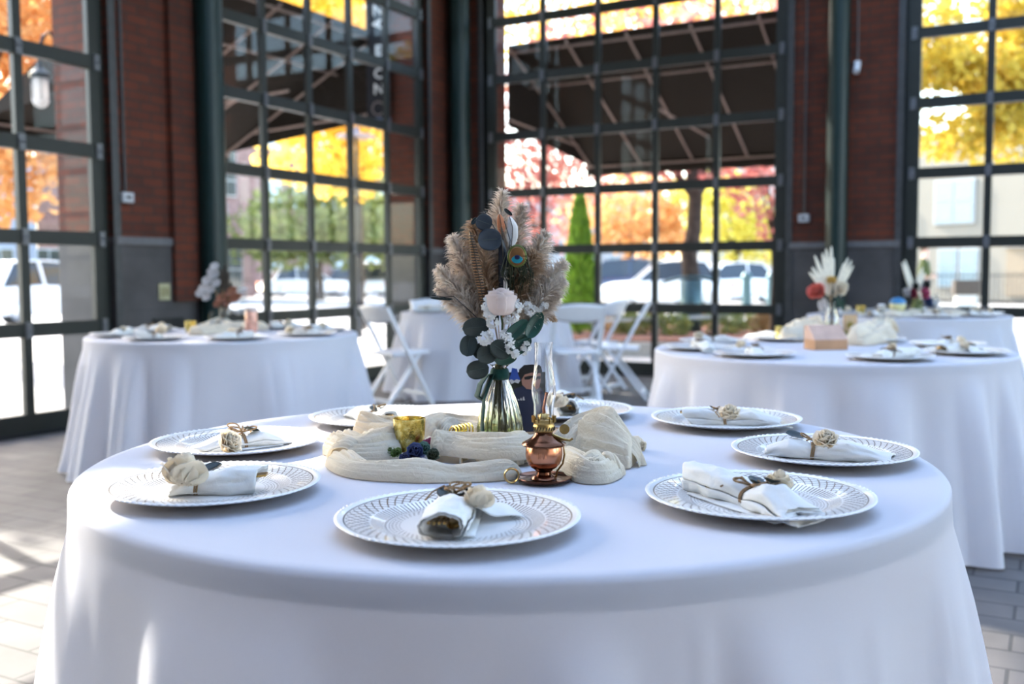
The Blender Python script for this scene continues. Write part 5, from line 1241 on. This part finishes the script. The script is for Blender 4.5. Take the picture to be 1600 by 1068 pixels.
# right table
votive(1222, 532, 'gold votive cup at the left of the wooden box table', 1.15)
runner([[(1232, 534), (1262, 530), (1285, 534)], [(1335, 540), (1360, 536), (1385, 534)], [(1342, 530), (1372, 520), (1392, 520)], [(1240, 524), (1262, 519), (1285, 518)]], 'bunched cheesecloth runner around the wooden box', .13, .075, 30)
q = thing('wooden_box', 'pinkish wooden box with slanted lid on the right table', 'box', on(1290, 545), R(8))
M_pwood = mat('warm_pine', (.50, .27, .14), .6, 0, .4, .15, 12, .3)
MB().box((0, 0, .022), (.155, .11, .044)).build('body', M_pwood, q, smooth=False)
b = MB(); b.prism([(-.055, .045), (.055, .045), (.055, .105), (.02, .108)], .155, z0=-.0775, M=Matrix(((0, 0, 1, 0), (1, 0, 0, 0), (0, 1, 0, 0), (0, 0, 0, 1)))); b.build('lid', mat('pinkish_plank', (.58, .38, .29), .6), q, smooth=False)
q, p = bvase(1299, 523, .19, 'fluted clear vase behind the wooden box', M_flute, .034)
bq_ = thing('bouquet', 'ivory palm spears with one coral red and one cream flower behind the wooden box', 'bouquet', (p.x, p.y, TZ)); kk = p.y / F_PX
def rt(dx, dy): return (dx * kk, 0, dy * kk)
b0 = rt(0, 52)
fan(bq_, rt(-4, 62), [rt(-10, 134), rt(-2, 138), rt(-16, 128), rt(-28, 124), rt(-32, 106), rt(-36, 98), rt(2, 120)], M_ivory, 'palm_spear', .022)
fan(bq_, rt(4, 60), [rt(24, 120), rt(30, 116), rt(18, 112), rt(33, 108)], M_ivory, 'palm_spear', .018)
mb = MB(); rosette(mb, rt(-22, 66), .046, (-.5, -.7, .35), 18, 2); mb.build('coral_flower', mat('coral_red_petal', (.58, .12, .09), .7), bq_, solid=.0008)
mb = MB(); rosette(mb, rt(11, 72), .040, (.1, -1, .1), 18, 3); mb.build('cream_flower', M_cream, bq_, solid=.0008)
mb = MB(); rosette(mb, rt(-2, 84), .026, (0, -.8, .4), 10, 4); mb.build('yellow_flower', mat('golden_petal', (.60, .38, .10), .7), bq_, solid=.0008)
for dx, dy, an in ((-12, 50, 60), (-18, 46, 100), (10, 50, 70), (16, 46, 110), (4, 48, 90)):
    mb = MB(); leaf_disc(mb, rt(dx, dy), (.008, 0, -.028), (.014, 0, .004), .2); mb.build('leaf', M_magn if dx > 0 else M_silver, bq_, solid=.0008)
MB().tube([rt(0, 3), rt(1, 30), rt(-2, 62)], .006, 6).build('stems', MATS['dry_stem'], bq_)
q = thing('picture_frame', 'small tan framed card with a gold emblem behind the wooden box', 'picture frame', on(1328, 520), R(-6))
MB().box((0, 0, .052), (.075, .010, .104)).build('frame', mat('tan_frame', (.55, .36, .20), .6), q, smooth=False)
MB().box((0, -.006, .052), (.060, .002, .088)).build('card', mat('tan_card', (.62, .46, .28), .7), q, smooth=False)
MB().lathe([(.001, 0), (.018, 0), (.014, .002)], 20, c=(0, 0, 0)).build('emblem', mat('olive_gold', (.30, .23, .05), .4, .4), q).matrix_local = Matrix.Translation((0, -.0072, .045)) @ Matrix.Rotation(pi / 2, 4, 'X')
chimney(1376, 528, .175, 'glass chimney lamp behind the right table cheesecloth', .020)
q = thing('twig_ornament', 'coiled olive-gold ornament beside the tan card', 'ornament', on(1322, 528))
MB().tube([(.020 * cos(a) * (1 - a / 40), .012 * sin(a), .016 + .012 * sin(a * .5) + a * .0008) for a in [i * .4 for i in range(40)]], .004, 6).build('coil', mat('olive_gold', (.30, .23, .05), .4, .4), q)
# far right table
q = thing('globe_ornament', 'blue and yellow glass globe on a black base, far right table', 'ornament', on(1402, 494))
MB().lathe([(.055, 0), (.058, .02), (.045, .035)], 24).build('base', mat('black_base', (.012, .012, .014), .5), q)
MB().blob((0, 0, .085), .062, 20, 14).build('globe', mat('pale_yellow_globe', (.62, .58, .30), .2, 0, .6, .3, 25), q)
MB().lathe([(.062, .10), (.058, .118), (.040, .140), (.001, .148)], 24).build('blue_cap', mat('blue_enamel', (.04, .20, .42), .3), q)
q, p = bvase(1432, 492, .16, 'dark round vase on the far right table', mat('olive_glass', (.10, .12, .03), .2), .045)
bq_ = thing('bouquet', 'bouquet of ivory plumes with magenta and navy flowers on the far right table', 'bouquet', (p.x, p.y, TZ)); kk = p.y / F_PX
def ft(dx, dy): return (dx * kk, 0, dy * kk)
fan(bq_, ft(-4, 30), [ft(-24, 82), ft(-20, 86), ft(-14, 70), ft(8, 74), ft(12, 66)], M_ivory, 'ivory_plume', .03)
for dx, dy, r_, mm, nm in ((10, 32, .045, mat('magenta_bloom', (.42, .06, .13), .7), 'magenta_flower'), (-8, 32, .04, mat('dark_red_bloom', (.18, .01, .03), .7), 'dark_red_flower'), (16, 18, .045, mat('navy_bloom', (.02, .05, .14), .7), 'navy_flower'),
                           (-18, 34, .034, M_silver, 'pale_blue_flower'), (0, 16, .04, mat('olive_bloom', (.22, .24, .06), .7), 'olive_flower'), (26, 14, .035, M_bloom, 'white_flower'), (-4, 44, .03, mat('black_foliage', (.01, .014, .01), .7), 'dark_leaf_tuft'), (14, 46, .03, mat('black_foliage', (.01, .014, .01), .7), 'dark_leaf_tuft')):
    mb = MB(); rosette(mb, ft(dx, dy), r_, (rs.uniform(-.4, .4), -.9, .3), 12, dx + 40); mb.build(nm, mm, bq_, solid=.001)
runner([[(1385, 496), (1410, 494), (1440, 494)], [(1450, 494), (1475, 492), (1500, 495)]], 'cheesecloth runner on the far right table', .16, .05, 40)
chimney(1462, 494, .12, 'short glass lamp at the right of the navy flowers', .03)
votive(1345, 492, 'gold votive cup on the far right table left end', 1.2)
# back table
q, p = bvase(648, 488, .08, 'small white pot on the back table', M_resin, .03, 'small_pot')
runner([[(655, 488), (690, 487), (730, 488)]], 'cheesecloth runner on the back table', .16, .05, 50)
